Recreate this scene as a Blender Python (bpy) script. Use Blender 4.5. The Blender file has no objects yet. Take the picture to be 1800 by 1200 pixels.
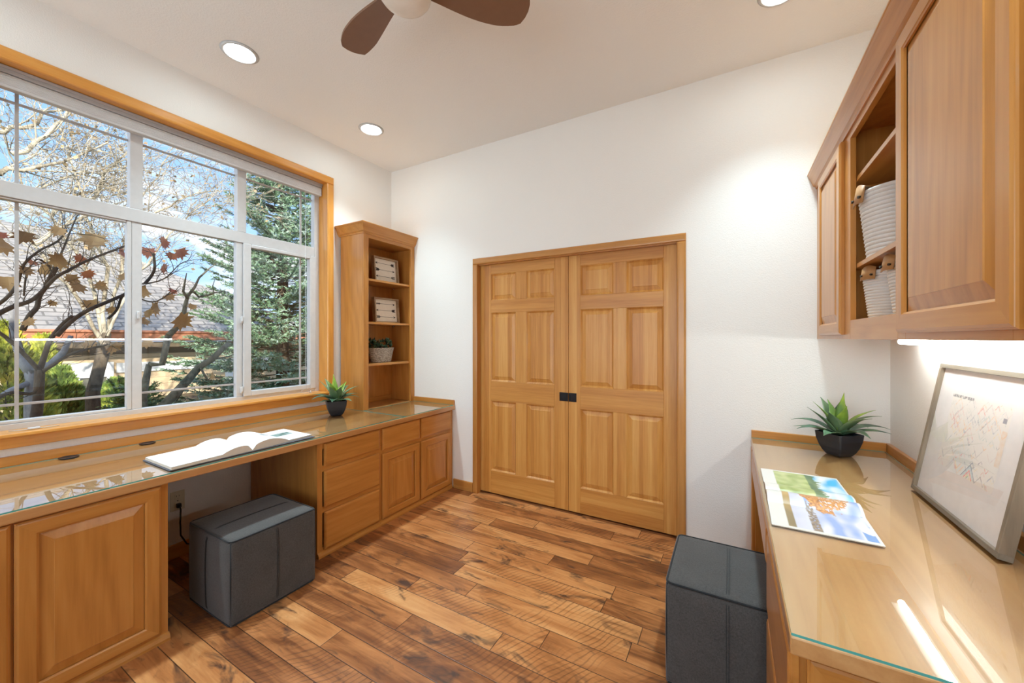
import bpy, bmesh, math, random
from mathutils import Vector, Matrix, noise as mnoise
random.seed(7)
SC = bpy.context.scene
COL = SC.collection
# ------------------------------------------------------------------ camera maths (1800x1200 frame)
FPX, TH, Y0, H = 678.0, math.radians(29.63), 594.0, 1.365
CT, ST = math.cos(TH), math.sin(TH)
def ray(u, v):
    a = (u - 900) / FPX
    return Vector((a * CT - ST, a * ST + CT, (Y0 - v) / FPX))
def onX(u, v, X): r = ray(u, v); return r * (X / r.x) + Vector((0, 0, H))
def onY(u, v, Y): r = ray(u, v); return r * (Y / r.y) + Vector((0, 0, H))
def onZ(u, v, Z): r = ray(u, v); return r * ((Z - H) / r.z) + Vector((0, 0, H))
XL, XR, YB, YF, ZC = -3.007, 0.742, 2.805, -1.9, 3.05      # left wall, right wall, back wall, front wall, ceiling
# ------------------------------------------------------------------ node helpers
def new_mat(name):
    m = bpy.data.materials.new(name); m.use_nodes = True
    nt = m.node_tree; nt.nodes.clear()
    out = nt.nodes.new('ShaderNodeOutputMaterial'); b = nt.nodes.new('ShaderNodeBsdfPrincipled')
    nt.links.new(b.outputs[0], out.inputs[0])
    return m, nt, b, out
class G:
    """tiny node-graph builder"""
    def __init__(s, nt): s.nt = nt
    def n(s, t, **k):
        x = s.nt.nodes.new(t)
        for a, v in k.items(): setattr(x, a, v)
        return x
    def put(s, sock, v):
        if isinstance(v, bpy.types.NodeSocket): s.nt.links.new(v, sock)
        else: sock.default_value = v
    def math(s, op, a, b=0.0, c=0.0):
        x = s.n('ShaderNodeMath', operation=op); s.put(x.inputs[0], a); s.put(x.inputs[1], b); s.put(x.inputs[2], c); return x.outputs[0]
    def vmath(s, op, a, b=(0, 0, 0)):
        x = s.n('ShaderNodeVectorMath', operation=op); s.put(x.inputs[0], a); s.put(x.inputs[1], b); return x.outputs[0]
    def mapping(s, v, scale=(1, 1, 1), loc=(0, 0, 0), rot=(0, 0, 0)):
        x = s.n('ShaderNodeMapping'); s.put(x.inputs['Vector'], v); x.inputs['Scale'].default_value = scale
        x.inputs['Location'].default_value = loc; x.inputs['Rotation'].default_value = rot; return x.outputs[0]
    def noise(s, v, scale=5, detail=3, rough=.5, dist=0.0, dim='3D'):
        x = s.n('ShaderNodeTexNoise', noise_dimensions=dim); s.put(x.inputs['Vector'], v); x.inputs['Scale'].default_value = scale
        x.inputs['Detail'].default_value = detail; x.inputs['Roughness'].default_value = rough; x.inputs['Distortion'].default_value = dist
        return x.outputs[0]
    def white(s, v, dim='3D'):
        x = s.n('ShaderNodeTexWhiteNoise', noise_dimensions=dim)
        s.put(x.inputs['W' if dim == '1D' else 'Vector'], v); return x.outputs['Value']
    def ramp(s, f, stops):
        x = s.n('ShaderNodeValToRGB'); s.put(x.inputs[0], f); e = x.color_ramp.elements
        while len(e) > 1: e.remove(e[-1])
        for i, (p, c) in enumerate(stops):
            k = e[0] if i == 0 else e.new(p)
            k.position = p; k.color = (*c, 1) if len(c) == 3 else c
        return x.outputs[0]
    def mix(s, f, a, b, mode='MIX'):
        x = s.n('ShaderNodeMix', data_type='RGBA', blend_type=mode); s.put(x.inputs[0], f)
        for i, v in ((6, a), (7, b)):
            s.put(x.inputs[i], v if isinstance(v, bpy.types.NodeSocket) else (*v, 1)[:4])
        return x.outputs[2]
    def maprange(s, v, a, b, c=0., d=1.):
        x = s.n('ShaderNodeMapRange'); s.put(x.inputs[0], v)
        for i, k in enumerate((a, b, c, d)): x.inputs[i + 1].default_value = k
        return x.outputs[0]
    def bump(s, h, strength=.2, dist=.002):
        x = s.n('ShaderNodeBump'); s.put(x.inputs['Height'], h); x.inputs['Strength'].default_value = strength; x.inputs['Distance'].default_value = dist
        return x.outputs[0]
    def obj(s, rnd=True):
        o = s.n('ShaderNodeTexCoord').outputs['Object']
        if not rnd: return o
        i = s.n('ShaderNodeObjectInfo').outputs['Random']
        c = s.n('ShaderNodeCombineXYZ')
        for k, f in enumerate((37., 61., 83.)): s.put(c.inputs[k], s.math('MULTIPLY', i, f))
        return s.vmath('ADD', o, c.outputs[0])
    def sep(s, v):
        x = s.n('ShaderNodeSeparateXYZ'); s.put(x.inputs[0], v); return x.outputs
    def comb(s, x=0., y=0., z=0.):
        c = s.n('ShaderNodeCombineXYZ')
        for k, v in enumerate((x, y, z)): s.put(c.inputs[k], v)
        return c.outputs[0]
def srgb(r, g, b):
    f = lambda c: (c / 255 / 12.92) if c / 255 <= .04045 else ((c / 255 + .055) / 1.055) ** 2.4
    return (f(r), f(g), f(b))
def plain(name, col, rough=.5, metal=0., spec=.5, bump=None, coat=0.):
    m, nt, b, _ = new_mat(name); g = G(nt)
    v = g.obj(); f = g.noise(v, 30, 3)
    c = g.mix(f, tuple(k * .93 for k in col), tuple(min(1, k * 1.07) for k in col))
    g.put(b.inputs['Base Color'], c)
    b.inputs['Roughness'].default_value = rough; b.inputs['Metallic'].default_value = metal
    b.inputs['Specular IOR Level'].default_value = spec; b.inputs['Coat Weight'].default_value = coat
    if bump: g.put(b.inputs['Normal'], g.bump(g.noise(v, bump[0], 3), bump[1], bump[2]))
    return m
def wood(name, dark, mid, light, grain='Z', rough=.29, fine=55., board=None, boardamt=.35, coat=.25, streak=0., straight=False, coatr=.16):
    m, nt, b, _ = new_mat(name); g = G(nt)
    v = g.obj(); ax = 'XYZ'.index(grain)
    sc = [1., 1., 1.]; sc[ax] = .05
    vm = g.mapping(v, tuple(sc))
    n1 = g.noise(vm, fine, 5, .6, .35)
    sc2 = [1., 1., 1.]; sc2[ax] = .16 if not straight else .03
    n2 = g.noise(g.mapping(v, tuple(sc2)), 7., 3, .55, .5 if not straight else .05)
    w = g.n('ShaderNodeTexWave', wave_type='BANDS', bands_direction='DIAGONAL'); g.put(w.inputs['Vector'], g.mapping(v, tuple(k * .8 for k in sc2)))
    w.inputs['Scale'].default_value = 9; w.inputs['Distortion'].default_value = 9; w.inputs['Detail'].default_value = 3; w.inputs['Detail Scale'].default_value = 1.2
    f = g.math('ADD', g.math('MULTIPLY', n1, .46), g.math('ADD', g.math('MULTIPLY', n2, .44), g.math('MULTIPLY', w.outputs['Fac'], .10 if not straight else 0.)))
    if streak:
        s1 = [14., 14., 14.]; s1[ax] = .15
        f = g.math('ADD', f, g.math('MULTIPLY', g.math('SUBTRACT', g.noise(g.mapping(v, tuple(s1)), 3., 2, .5), .5), streak))
    if board:
        a, wd = board; o = g.sep(v)['XYZ'.index(a)]
        idx = g.math('FLOOR', g.math('DIVIDE', o, wd))
        t = g.white(g.math('ADD', idx, .37), '1D')
        f = g.math('ADD', f, g.math('MULTIPLY', g.math('SUBTRACT', t, .5), boardamt))
    col = g.ramp(f, [(.24, dark), (.5, mid), (.78, light)])
    g.put(b.inputs['Base Color'], col)
    b.inputs['Roughness'].default_value = rough; b.inputs['Coat Weight'].default_value = coat; b.inputs['Coat Roughness'].default_value = coatr; b.inputs['Specular IOR Level'].default_value = .4
    g.put(b.inputs['Normal'], g.bump(n1, .06, .001))
    return m
def emit(name, col, strength):
    m, nt, b, out = new_mat(name); g = G(nt)
    e = g.n('ShaderNodeEmission'); e.inputs[0].default_value = (*col, 1); e.inputs[1].default_value = strength
    nt.links.new(e.outputs[0], out.inputs[0]); return m
def thin_glass(name, tint=(1, 1, 1), rough=0., boost=1.):
    m, nt, b, out = new_mat(name); g = G(nt); nt.nodes.remove(b)
    t = g.n('ShaderNodeBsdfTransparent'); t.inputs[0].default_value = (*tint, 1)
    gl = g.n('ShaderNodeBsdfGlossy'); gl.inputs['Roughness'].default_value = rough
    fr = g.n('ShaderNodeFresnel'); fr.inputs[0].default_value = 1.5
    geo = g.n('ShaderNodeNewGeometry')
    ff = g.math('MULTIPLY', fr.outputs[0], boost)
    f = g.math('MULTIPLY', g.math('DIVIDE', g.math('MULTIPLY', ff, 2.), g.math('ADD', ff, 1.)), g.math('SUBTRACT', 1., geo.outputs['Backfacing']))
    mx = g.n('ShaderNodeMixShader'); g.put(mx.inputs[0], f); nt.links.new(t.outputs[0], mx.inputs[1]); nt.links.new(gl.outputs[0], mx.inputs[2])
    nt.links.new(mx.outputs[0], out.inputs[0]); return m
def vcol_mat(name, rough=.5, coat=0.):
    m, nt, b, _ = new_mat(name); g = G(nt)
    a = g.n('ShaderNodeVertexColor', layer_name='Col'); g.put(b.inputs['Base Color'], a.outputs[0])
    b.inputs['Roughness'].default_value = rough; b.inputs['Coat Weight'].default_value = coat
    return m
# ------------------------------------------------------------------ mesh helpers
class MB:
    def __init__(s): s.bm = bmesh.new()
    def face(s, pts, mi=0):
        f = s.bm.faces.new([s.bm.verts.new(p) for p in pts]); f.material_index = mi; return f
    def box(s, p, q, bev=0., mi=0, seg=2):
        lo = [min(a, b) for a, b in zip(p, q)]; hi = [max(a, b) for a, b in zip(p, q)]
        r = bmesh.ops.create_cube(s.bm, size=1.0); vs = r['verts']
        for v in vs: v.co = Vector([lo[i] + (v.co[i] + .5) * (hi[i] - lo[i]) for i in range(3)])
        fs = list({f for v in vs for f in v.link_faces})
        for f in fs: f.material_index = mi
        if bev > 0:
            es = list({e for v in vs for e in v.link_edges})
            bmesh.ops.bevel(s.bm, geom=es, offset=bev, segments=seg, affect='EDGES', profile=.5, clamp_overlap=True)
        return s
    def tube(s, pts, rad, n=6, mi=0, cap=True):
        pts = [Vector(p) for p in pts]
        if isinstance(rad, (int, float)): rad = [rad] * len(pts)
        t = (pts[1] - pts[0]).normalized(); u = t.orthogonal().normalized(); rings = []
        for i, p in enumerate(pts):
            d = pts[min(i + 1, len(pts) - 1)] - pts[max(i - 1, 0)]
            if d.length > 1e-9: d.normalize()
            else: d = t
            u = (u - d * u.dot(d))
            u = u.normalized() if u.length > 1e-6 else d.orthogonal().normalized()
            w = d.cross(u)
            rings.append([s.bm.verts.new(p + (u * math.cos(2 * math.pi * k / n) + w * math.sin(2 * math.pi * k / n)) * rad[i]) for k in range(n)])
        for a, b in zip(rings, rings[1:]):
            for k in range(n):
                f = s.bm.faces.new((a[k], a[(k + 1) % n], b[(k + 1) % n], b[k])); f.material_index = mi; f.smooth = True
        if cap:
            for r in (rings[0][::-1], rings[-1]):
                f = s.bm.faces.new(r); f.material_index = mi
        return s
    def lathe(s, prof, c=(0, 0, 0), n=32, mi=0, sx=1., sy=1., smooth=True):
        rings = []
        for r, z in prof:
            rings.append([s.bm.verts.new((c[0] + r * sx * math.cos(2 * math.pi * k / n), c[1] + r * sy * math.sin(2 * math.pi * k / n), c[2] + z)) for k in range(n)])
        for a, b in zip(rings, rings[1:]):
            for k in range(n):
                f = s.bm.faces.new((a[k], a[(k + 1) % n], b[(k + 1) % n], b[k])); f.material_index = mi; f.smooth = smooth
        for r, end in ((rings[0], prof[0]), (rings[-1], prof[-1])):
            if end[0] > 1e-5:
                f = s.bm.faces.new(r); f.material_index = mi
        return s
    def loft(s, F, rect, steps, cap0=False, cap1=True, mats=(0, 0)):
        """concentric rectangles on face frame F(a,b,n); steps (inset, height); mats = (side stile, rail)"""
        a0, b0, a1, b1 = rect; rings = []
        for ins, h in steps:
            rings.append([s.bm.verts.new(F(*p, h)) for p in ((a0 + ins, b0 + ins), (a1 - ins, b0 + ins), (a1 - ins, b1 - ins), (a0 + ins, b1 - ins))])
        for A, B in zip(rings, rings[1:]):
            for k in range(4):
                f = s.bm.faces.new((A[k], A[(k + 1) % 4], B[(k + 1) % 4], B[k])); f.material_index = mats[1] if k in (0, 2) else mats[0]
        if cap0: s.bm.faces.new(rings[0][::-1]).material_index = mats[0]
        if cap1: s.bm.faces.new(rings[-1]).material_index = mats[0]
        return s
    def prism(s, F, poly, h0, h1, mi=0):
        lo = [s.bm.verts.new(F(a, b, h0)) for a, b in poly]; hi = [s.bm.verts.new(F(a, b, h1)) for a, b in poly]
        n = len(poly)
        for k in range(n): s.bm.faces.new((lo[k], lo[(k + 1) % n], hi[(k + 1) % n], hi[k])).material_index = mi
        s.bm.faces.new(lo[::-1]).material_index = mi; s.bm.faces.new(hi).material_index = mi
        return s
    def sweep(s, prof, path, closed=False, mi=0):
        """prof: list of (out, up); path: list of (point, out-dir) with mitres already in the out-dir length"""
        rings = [[s.bm.verts.new(Vector(p) + Vector(o) * a + Vector((0, 0, b))) for a, b in prof] for p, o in path]
        n = len(prof)
        for A, B in zip(rings, rings[1:]):
            for k in range(n): s.bm.faces.new((A[k], A[(k + 1) % n], B[(k + 1) % n], B[k])).material_index = mi
        s.bm.faces.new(rings[0][::-1]).material_index = mi; s.bm.faces.new(rings[-1]).material_index = mi
        return s
def wloc(o):
    v = Vector((0, 0, 0))
    while o is not None: v = v + o.location; o = o.parent
    return v
def build(name, mb, mats, parent=None, world=True, recalc=True, smooth=None, mods=None):
    bm = mb.bm
    if recalc: bmesh.ops.recalc_face_normals(bm, faces=bm.faces)
    if parent is not None and world: bmesh.ops.translate(bm, verts=bm.verts, vec=-wloc(parent))
    if smooth is not None:
        for f in bm.faces: f.smooth = smooth
    me = bpy.data.meshes.new(name); bm.to_mesh(me); bm.free()
    for m in (mats if isinstance(mats, (list, tuple)) else [mats]): me.materials.append(m)
    o = bpy.data.objects.new(name, me); COL.objects.link(o)
    if parent is not None: o.parent = parent
    return o
def thing(name, loc, label, cat, group=None, rz=0.):
    o = bpy.data.objects.new(name, None); COL.objects.link(o); o.location = loc; o.rotation_euler = (0, 0, rz)
    o.empty_display_size = .05; return tag(o, label, cat, group)
def tag(o, label, cat, group=None, kind=None):
    o['label'] = label; o['category'] = cat
    if group: o['group'] = group
    if kind: o['kind'] = kind
    return o
def copy_tree(o, parent=None):
    c = o.copy(); COL.objects.link(c)
    if parent is not None: c.parent = parent
    for ch in list(o.children): copy_tree(ch, c)
    return c
FPX_ = lambda X0: (lambda a, b, n: Vector((X0 + n, a, b)))        # face towards +X : a=Y b=Z
FNX_ = lambda X0: (lambda a, b, n: Vector((X0 - n, a, b)))        # face towards -X
FNY_ = lambda Yy: (lambda a, b, n: Vector((a, Yy - n, b)))        # face towards -Y : a=X b=Z
# ------------------------------------------------------------------ materials
CD, CM, CLt = (.37, .145, .026), (.53, .225, .047), (.62, .30, .078)
cabZ = wood('cabinet_wood_upright', CD, CM, CLt, 'Z')
cabY = wood('cabinet_wood_along', CD, CM, CLt, 'Y')
cabX = wood('cabinet_wood_across', CD, CM, CLt, 'X')
topY = wood('desk_wood', CD, (.52, .245, .080), (.62, .34, .13), 'Y', board=('X', .115), boardamt=.22, rough=.3, coat=1., coatr=.36)
topR = wood('desk_wood_lit', (.44, .20, .06), (.56, .29, .105), (.64, .37, .155), 'Y', board=('X', .115), boardamt=.30, rough=.3, coat=.8, coatr=.34)  # same wood as the window desk, lightened to carry wall and tube reflections
FD, FM, FL = (.45, .175, .034), (.61, .285, .066), (.72, .40, .12)
firZ = wood('fir_upright', FD, FM, FL, 'Z', board=('X', .031), boardamt=.26, fine=80, streak=.3, coat=.12, rough=.38, straight=True)
firX = wood('fir_across', FD, FM, FL, 'X', board=('Z', .04), boardamt=.20, fine=80, streak=.25, coat=.12, rough=.38, straight=True)
OD, OM, OL = (.52, .21, .035), (.68, .30, .060), (.76, .39, .10)
trimY = wood('window_fir_along', OD, OM, OL, 'Y', coat=.3, rough=.28)
trimZ = wood('window_fir_upright', OD, OM, OL, 'Z', coat=.3, rough=.28)
trimX = wood('base_fir_across', OD, (.47, .21, .05), OL, 'X', coat=.2)
TD, TM, TL = (.40, .165, .036), (.53, .245, .062), (.63, .34, .11)
casZ = wood('door_casing_upright', TD, TM, TL, 'Z', fine=70, streak=.2, straight=True)
casX = wood('door_casing_across', TD, TM, TL, 'X', fine=70, streak=.2, straight=True)
def wall_mat(name, col, sc=150, st=.25):
    m, nt, b, _ = new_mat(name); g = G(nt); v = g.obj(False)
    g.put(b.inputs['Base Color'], g.mix(g.noise(v, 2.5, 2), tuple(k * .985 for k in col), col))
    b.inputs['Roughness'].default_value = .55; b.inputs['Specular IOR Level'].default_value = .35
    n = g.noise(v, sc, 3, .55)
    g.put(b.inputs['Normal'], g.bump(g.maprange(n, .42, .62), st, .0015)); return m
WALL = wall_mat('wall_paint', (.86, .845, .815))
CEIL = wall_mat('ceiling_paint', (.86, .85, .83), 110, .3)
VINYL = plain('white_vinyl', (.60, .595, .60), .35)
WHITEP = plain('white_enamel', (.80, .80, .80), .35)
BLINDM = plain('shade_fabric', (.62, .61, .61), .8)
BLACK = plain('black_plastic', (.012, .012, .014), .35)
BRONZE = plain('dark_bronze_metal', (.03, .028, .03), .3, .9)
GLASSW = thin_glass('window_glass')
GLASSP = thin_glass('picture_glass', (1, 1, 1), 0., .6)
GLASSD = thin_glass('desk_glass', (.975, .99, .985), .0)
EDGE = plain('glass_edge_teal', (.10, .42, .38), .15)
m_, nt_, b_, _o = new_mat('floor_planks'); g = G(nt_)
v = g.obj(False); xyz = g.sep(v)
PW = .118
row = g.math('FLOOR', g.math('DIVIDE', xyz[1], PW))
fy = g.math('SUBTRACT', g.math('DIVIDE', xyz[1], PW), row)
r1 = g.white(g.math('ADD', row, .5), '1D'); r2 = g.white(g.math('ADD', row, 91.3), '1D')
ln = g.math('ADD', .75, g.math('MULTIPLY', r2, .75))
xs = g.math('ADD', g.math('DIVIDE', xyz[0], ln), g.math('MULTIPLY', r1, 17.))
ci = g.math('FLOOR', xs); fx = g.math('SUBTRACT', xs, ci)
pid = g.comb(row, ci, 3.3)
t = g.white(pid); t2 = g.white(g.vmath('ADD', pid, (7.7, 3.1, 9.2))); t3 = g.white(g.vmath('ADD', pid, (17.7, 33.1, 5.2)))
off = g.vmath('MULTIPLY', g.comb(t, t2, t3), (40., 40., 40.))
vp = g.vmath('ADD', v, off)
gr = g.noise(g.mapping(vp, (.06, 1., 1.)), 42, 6, .65, .5)
bl = g.noise(g.mapping(vp, (.35, 1.2, 1.)), 5.5, 4, .6, 1.5)
f = g.math('ADD', g.math('MULTIPLY', gr, .35), g.math('MULTIPLY', bl, .55))
f = g.math('ADD', f, g.math('MULTIPLY', g.math('SUBTRACT', t, .5), .24))
col = g.ramp(f, [(.20, (.095, .032, .014)), (.35, (.24, .082, .025)), (.47, (.45, .175, .055)), (.60, (.60, .275, .097)), (.78, (.72, .40, .17))])
# dark charcoal-brown blotches and knots
kn = g.noise(g.mapping(vp, (.55, 1.3, 1.)), 7.5, 4, .6, .8)
col = g.mix(g.math('MULTIPLY', g.maprange(kn, .565, .69), .90), col, (.040, .022, .018))
# saw marks across some planks
sw = g.n('ShaderNodeTexWave', wave_type='BANDS', bands_direction='X')
g.put(sw.inputs['Vector'], g.vmath('ADD', g.mapping(vp, (1., .75, 1.), rot=(0, 0, .62)), g.vmath('MULTIPLY', g.comb(g.noise(vp, 4., 1), g.noise(vp, 3., 1), 0.), (.10, .10, 0.)))); sw.inputs['Scale'].default_value = 14; sw.inputs['Distortion'].default_value = .8; sw.inputs['Detail'].default_value = 2; sw.inputs['Detail Scale'].default_value = 2
sm = g.math('MULTIPLY', g.maprange(sw.outputs['Fac'], .74, .95), g.maprange(g.math('MULTIPLY', g.noise(vp, 4.3, 3), g.math('ADD', .35, g.math('MULTIPLY', t2, .95))), .44, .60))
col = g.mix(g.math('MULTIPLY', sm, .42), col, (.07, .026, .012))
ed = g.math('MINIMUM', g.math('MULTIPLY', g.math('MINIMUM', fy, g.math('SUBTRACT', 1., fy)), PW), g.math('MULTIPLY', g.math('MINIMUM', fx, g.math('SUBTRACT', 1., fx)), ln))
eg = g.maprange(ed, .0005, .0026)
col = g.mix(eg, (.03, .012, .006), col)
g.put(b_.inputs['Base Color'], col)
g.put(b_.inputs['Roughness'], g.maprange(bl, .3, .7, .30, .42))
b_.inputs['Coat Weight'].default_value = .15; b_.inputs['Coat Roughness'].default_value = .25
hgt = g.math('ADD', g.math('MULTIPLY', eg, 1.), g.math('ADD', g.math('MULTIPLY', gr, .25), g.math('MULTIPLY', sm, -.25)))
g.put(b_.inputs['Normal'], g.bump(hgt, .45, .0016))
FLOOR = m_
def fabric(name, c0, c1):
    m, nt, b, _ = new_mat(name); g = G(nt); v = g.obj()
    n = g.noise(v, 700, 2, .6); n2 = g.noise(v, 160, 4, .7); n3 = g.noise(v, 9, 2)
    f = g.math('ADD', g.math('MULTIPLY', n, .35), g.math('ADD', g.math('MULTIPLY', n2, .5), g.math('MULTIPLY', n3, .15)))
    g.put(b.inputs['Base Color'], g.ramp(f, [(.3, c0), (.68, c1)])); b.inputs['Roughness'].default_value = .92
    b.inputs['Sheen Weight'].default_value = .25; b.inputs['Sheen Roughness'].default_value = .5
    b.inputs['Specular IOR Level'].default_value = .15
    g.put(b.inputs['Normal'], g.bump(n2, .5, .0012)); return m
CHAR = fabric('charcoal_fabric', (.034, .033, .032), (.108, .104, .101))
PIPE = fabric('piping_fabric', (.010, .011, .012), (.026, .027, .030))

# ================================================================== SETTING
# floor / ceiling / walls
build_s = lambda name, mb, m, label, cat: tag(build(name, mb, m), label, cat, kind='structure')
build_s('floor', MB().box((XL - .15, YF - .15, -.12), (XR + .15, YB + .25, 0)), FLOOR, 'hand-scraped reddish brown wood plank floor with dark knots', 'floor')
build_s('ceiling', MB().box((XL - .15, YF - .15, ZC), (XR + .15, YB + .25, ZC + .12)), CEIL, 'flat off-white ceiling with a light orange-peel texture', 'ceiling')
WY0, WY1, WZ0, WZ1 = .285, 2.088, .892, 2.695
mb = MB()
mb.box((XL - .15, YF - .15, 0), (XL, WY0, ZC)); mb.box((XL - .15, WY1, 0), (XL, YB + .25, ZC))
mb.box((XL - .15, WY0, 0), (XL, WY1, WZ0)); mb.box((XL - .15, WY0, WZ1), (XL, WY1, ZC))
build_s('wall_left', mb, WALL, 'off-white wall holding the big white-framed window', 'wall')
DX0, DX1, DZ = -1.952, -.311, 2.022
mb = MB()
mb.box((XL, YB, 0), (DX0, YB + .04, ZC)); mb.box((DX1, YB, 0), (XR, YB + .04, ZC)); mb.box((DX0, YB, DZ), (DX1, YB + .04, ZC))
mb.box((XL, YB + .09, 0), (XR, YB + .13, ZC))
build_s('wall_back', mb, WALL, 'off-white wall around the wooden double pocket doors', 'wall')
build_s('wall_right', MB().box((XR, YF - .15, 0), (XR + .15, YB + .25, ZC)), WALL, 'off-white wall behind the upper cabinet and the framed print', 'wall')
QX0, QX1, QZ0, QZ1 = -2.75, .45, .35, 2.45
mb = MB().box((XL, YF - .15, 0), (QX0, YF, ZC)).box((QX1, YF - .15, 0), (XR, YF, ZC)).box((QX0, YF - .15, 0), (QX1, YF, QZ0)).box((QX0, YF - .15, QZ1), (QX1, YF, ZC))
build_s('wall_front', mb, WALL, 'off-white wall behind the viewer around the added fill window', 'wall')
w2 = thing('fill_window', ((QX0 + QX1) / 2, YF - .07, QZ0), 'added wide window behind the viewer that lets in fill light', 'window'); w2['kind'] = 'structure'  # unseen window, added behind the camera to brighten the room
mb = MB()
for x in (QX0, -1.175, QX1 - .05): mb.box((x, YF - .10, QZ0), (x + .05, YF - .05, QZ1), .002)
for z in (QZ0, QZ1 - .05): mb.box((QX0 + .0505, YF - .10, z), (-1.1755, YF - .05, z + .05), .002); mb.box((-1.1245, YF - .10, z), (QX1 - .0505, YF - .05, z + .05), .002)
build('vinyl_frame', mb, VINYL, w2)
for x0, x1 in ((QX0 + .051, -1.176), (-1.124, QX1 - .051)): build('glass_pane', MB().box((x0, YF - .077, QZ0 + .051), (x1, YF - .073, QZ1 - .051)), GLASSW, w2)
# baseboards
mb = MB().box((-2.205, YB - .014, 0), (-1.990, YB - .0005, .085), .003)
build_s('baseboard_back', mb, trimX, 'short orange wood baseboard between cabinet and door casing', 'baseboard')
mb = MB().box((XL + .0005, .755, 0), (XL + .014, 1.470, .088), .003)
build_s('baseboard_left', mb, trimY, 'wood baseboard on the wall inside the left knee space', 'baseboard')
# ---- door casing (trim_1) with jambs
tr = thing('trim_1', (-1.13, YB, 0), 'wood casing framing the double pocket doors', 'door casing'); tr['kind'] = 'structure'
CW = .054
def casing(name, x0, x1, z0, z1, m, vert):
    F = FNY_(YB - .0005)
    mb = MB()
    mb.loft(F, (x0, z0, x1, z1), [(0, 0), (0, .012), (.004, .018), (.012, .020)], cap0=True)
    return build(name, mb, m, tr)
casing('side_casing', -1.988, -1.938, 0, 2.010, casZ, True)
casing('side_casing', -.318, -.262, 0, 2.010, casZ, True)
casing('head_casing', -1.988, -.262, 2.0105, 2.064, casX, False)
for x0, x1 in ((-1.952, -1.940), (-.320, -.3115)):
    build('side_jamb', MB().box((x0 + .0004, YB + .0005, 0), (x1, YB + .038, 2.01)), casZ, tr)
build('head_jamb', MB().box((-1.9395, YB + .0005, 2.005), (-.3205, YB + .038, 2.0215)), casX, tr)
# ---- pocket door leaves
YD = 2.872                     # back face of a leaf, front face at 2.850
def door_leaf(name, xs, label):
    x0, xa, xb, xc, xd, x1 = xs
    d = thing(name, ((x0 + x1) / 2, 2.861, .012), label, 'door'); d['kind'] = 'structure'
    F = FNY_(2.872); T = .022; zb, zt = .012, 2.019
    rows = [(.012, .207), (.817, .989), (1.586, 1.694), (1.924, zt)]
    def part(nm, a0, a1, b0, b1, m):
        build(nm, MB().loft(F, (a0, b0, a1, b1), [(0, 0), (0, T - .0015), (.0015, T)], cap0=True), m, d)
    for a0, a1 in ((x0, xa), (xd, x1)): part('stile', a0 + .0002, a1 - .0002, zb, zt, firZ)
    for b0, b1 in rows: part('rail', xa, xd, b0, b1, firX)
    for (b0, b1) in ((.2072, .8168), (.9892, 1.5858), (1.6942, 1.9238)):
        part('mullion', xb, xc, b0, b1, firZ)
        for a0, a1 in ((xa, xb), (xc, xd)):
            build('raised_panel', MB().loft(F, (a0 + .0002, b0 + .0002, a1 - .0002, b1 - .0002), [(0, 0), (0, T - .002), (.003, T - .003), (.010, T - .010), (.012, T - .012), (.040, T - .005), (.042, T - .003)], cap0=True, mats=(0, 0)), firZ, d)
    return d
d1 = door_leaf('door_1', (-1.958, -1.835, -1.584, -1.485, -1.230, -1.1115), 'left six-panel fir pocket door leaf')
d2 = door_leaf('door_2', (-1.1095, -1.014, -.759, -.664, -.409, -.300), 'right six-panel fir pocket door leaf, nearest the right wall')
for d, x0, x1 in ((d1, -1.186, -1.1125), (d2, -1.1085, -1.045)):
    F = FNY_(2.8497)
    mb = MB().loft(F, (x0, .868, x1, .936), [(0, 0), (0, .002), (.002, .003), (.010, .003), (.012, .001)], cap0=True)
    mb.box((x0 + .018, 2.8455, .878), (x0 + .032, 2.8487, .889), .001)
    p = build('finger_pull', mb, BRONZE, d); p['label'] = 'dark bronze finger pull'
# ---- window
XWF = -3.107
win = thing('window_1', (XWF, 1.187, WZ0), 'large white vinyl window of six panes in a wood surround', 'window'); win['kind'] = 'structure'
wp = lambda n, mb, m: build(n, mb, m, win)
# wooden surround
F = FPX_(XL + .0005)
def wcas(n, a0, a1, b0, b1, m): wp(n, MB().loft(F, (a0, b0, a1, b1), [(0, 0), (0, .013), (.005, .019), (.014, .021)], cap0=True), m)
wcas('head_casing', .233, 2.140, 2.6855, 2.748, trimY)
wcas('side_casing', 2.079, 2.140, .9105, 2.685, trimZ)
wcas('side_casing', .233, .294, .9105, 2.685, trimZ)
wp('window_stool', MB().box((XWF + .0005, .2945, .8925), (XL, 2.0785, .910)).box((XL + .0005, .225, .8925), (XL + .040, 2.148, .910), .004), trimY)
wp('window_apron', MB().box((XL + .0005, .233, .838), (XL + .020, 2.140, .892), .003), trimY)
wp('jamb', MB().box((XWF + .0005, 2.0785, .9105), (XL, 2.0878, 2.685)), trimZ)
wp('jamb', MB().box((XWF + .0005, .2853, .9105), (XL, .2945, 2.685)), trimZ)
wp('head_jamb', MB().box((XWF + .0005, .2853, 2.6855), (XL, 2.0878, 2.6947)), trimY)
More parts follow.
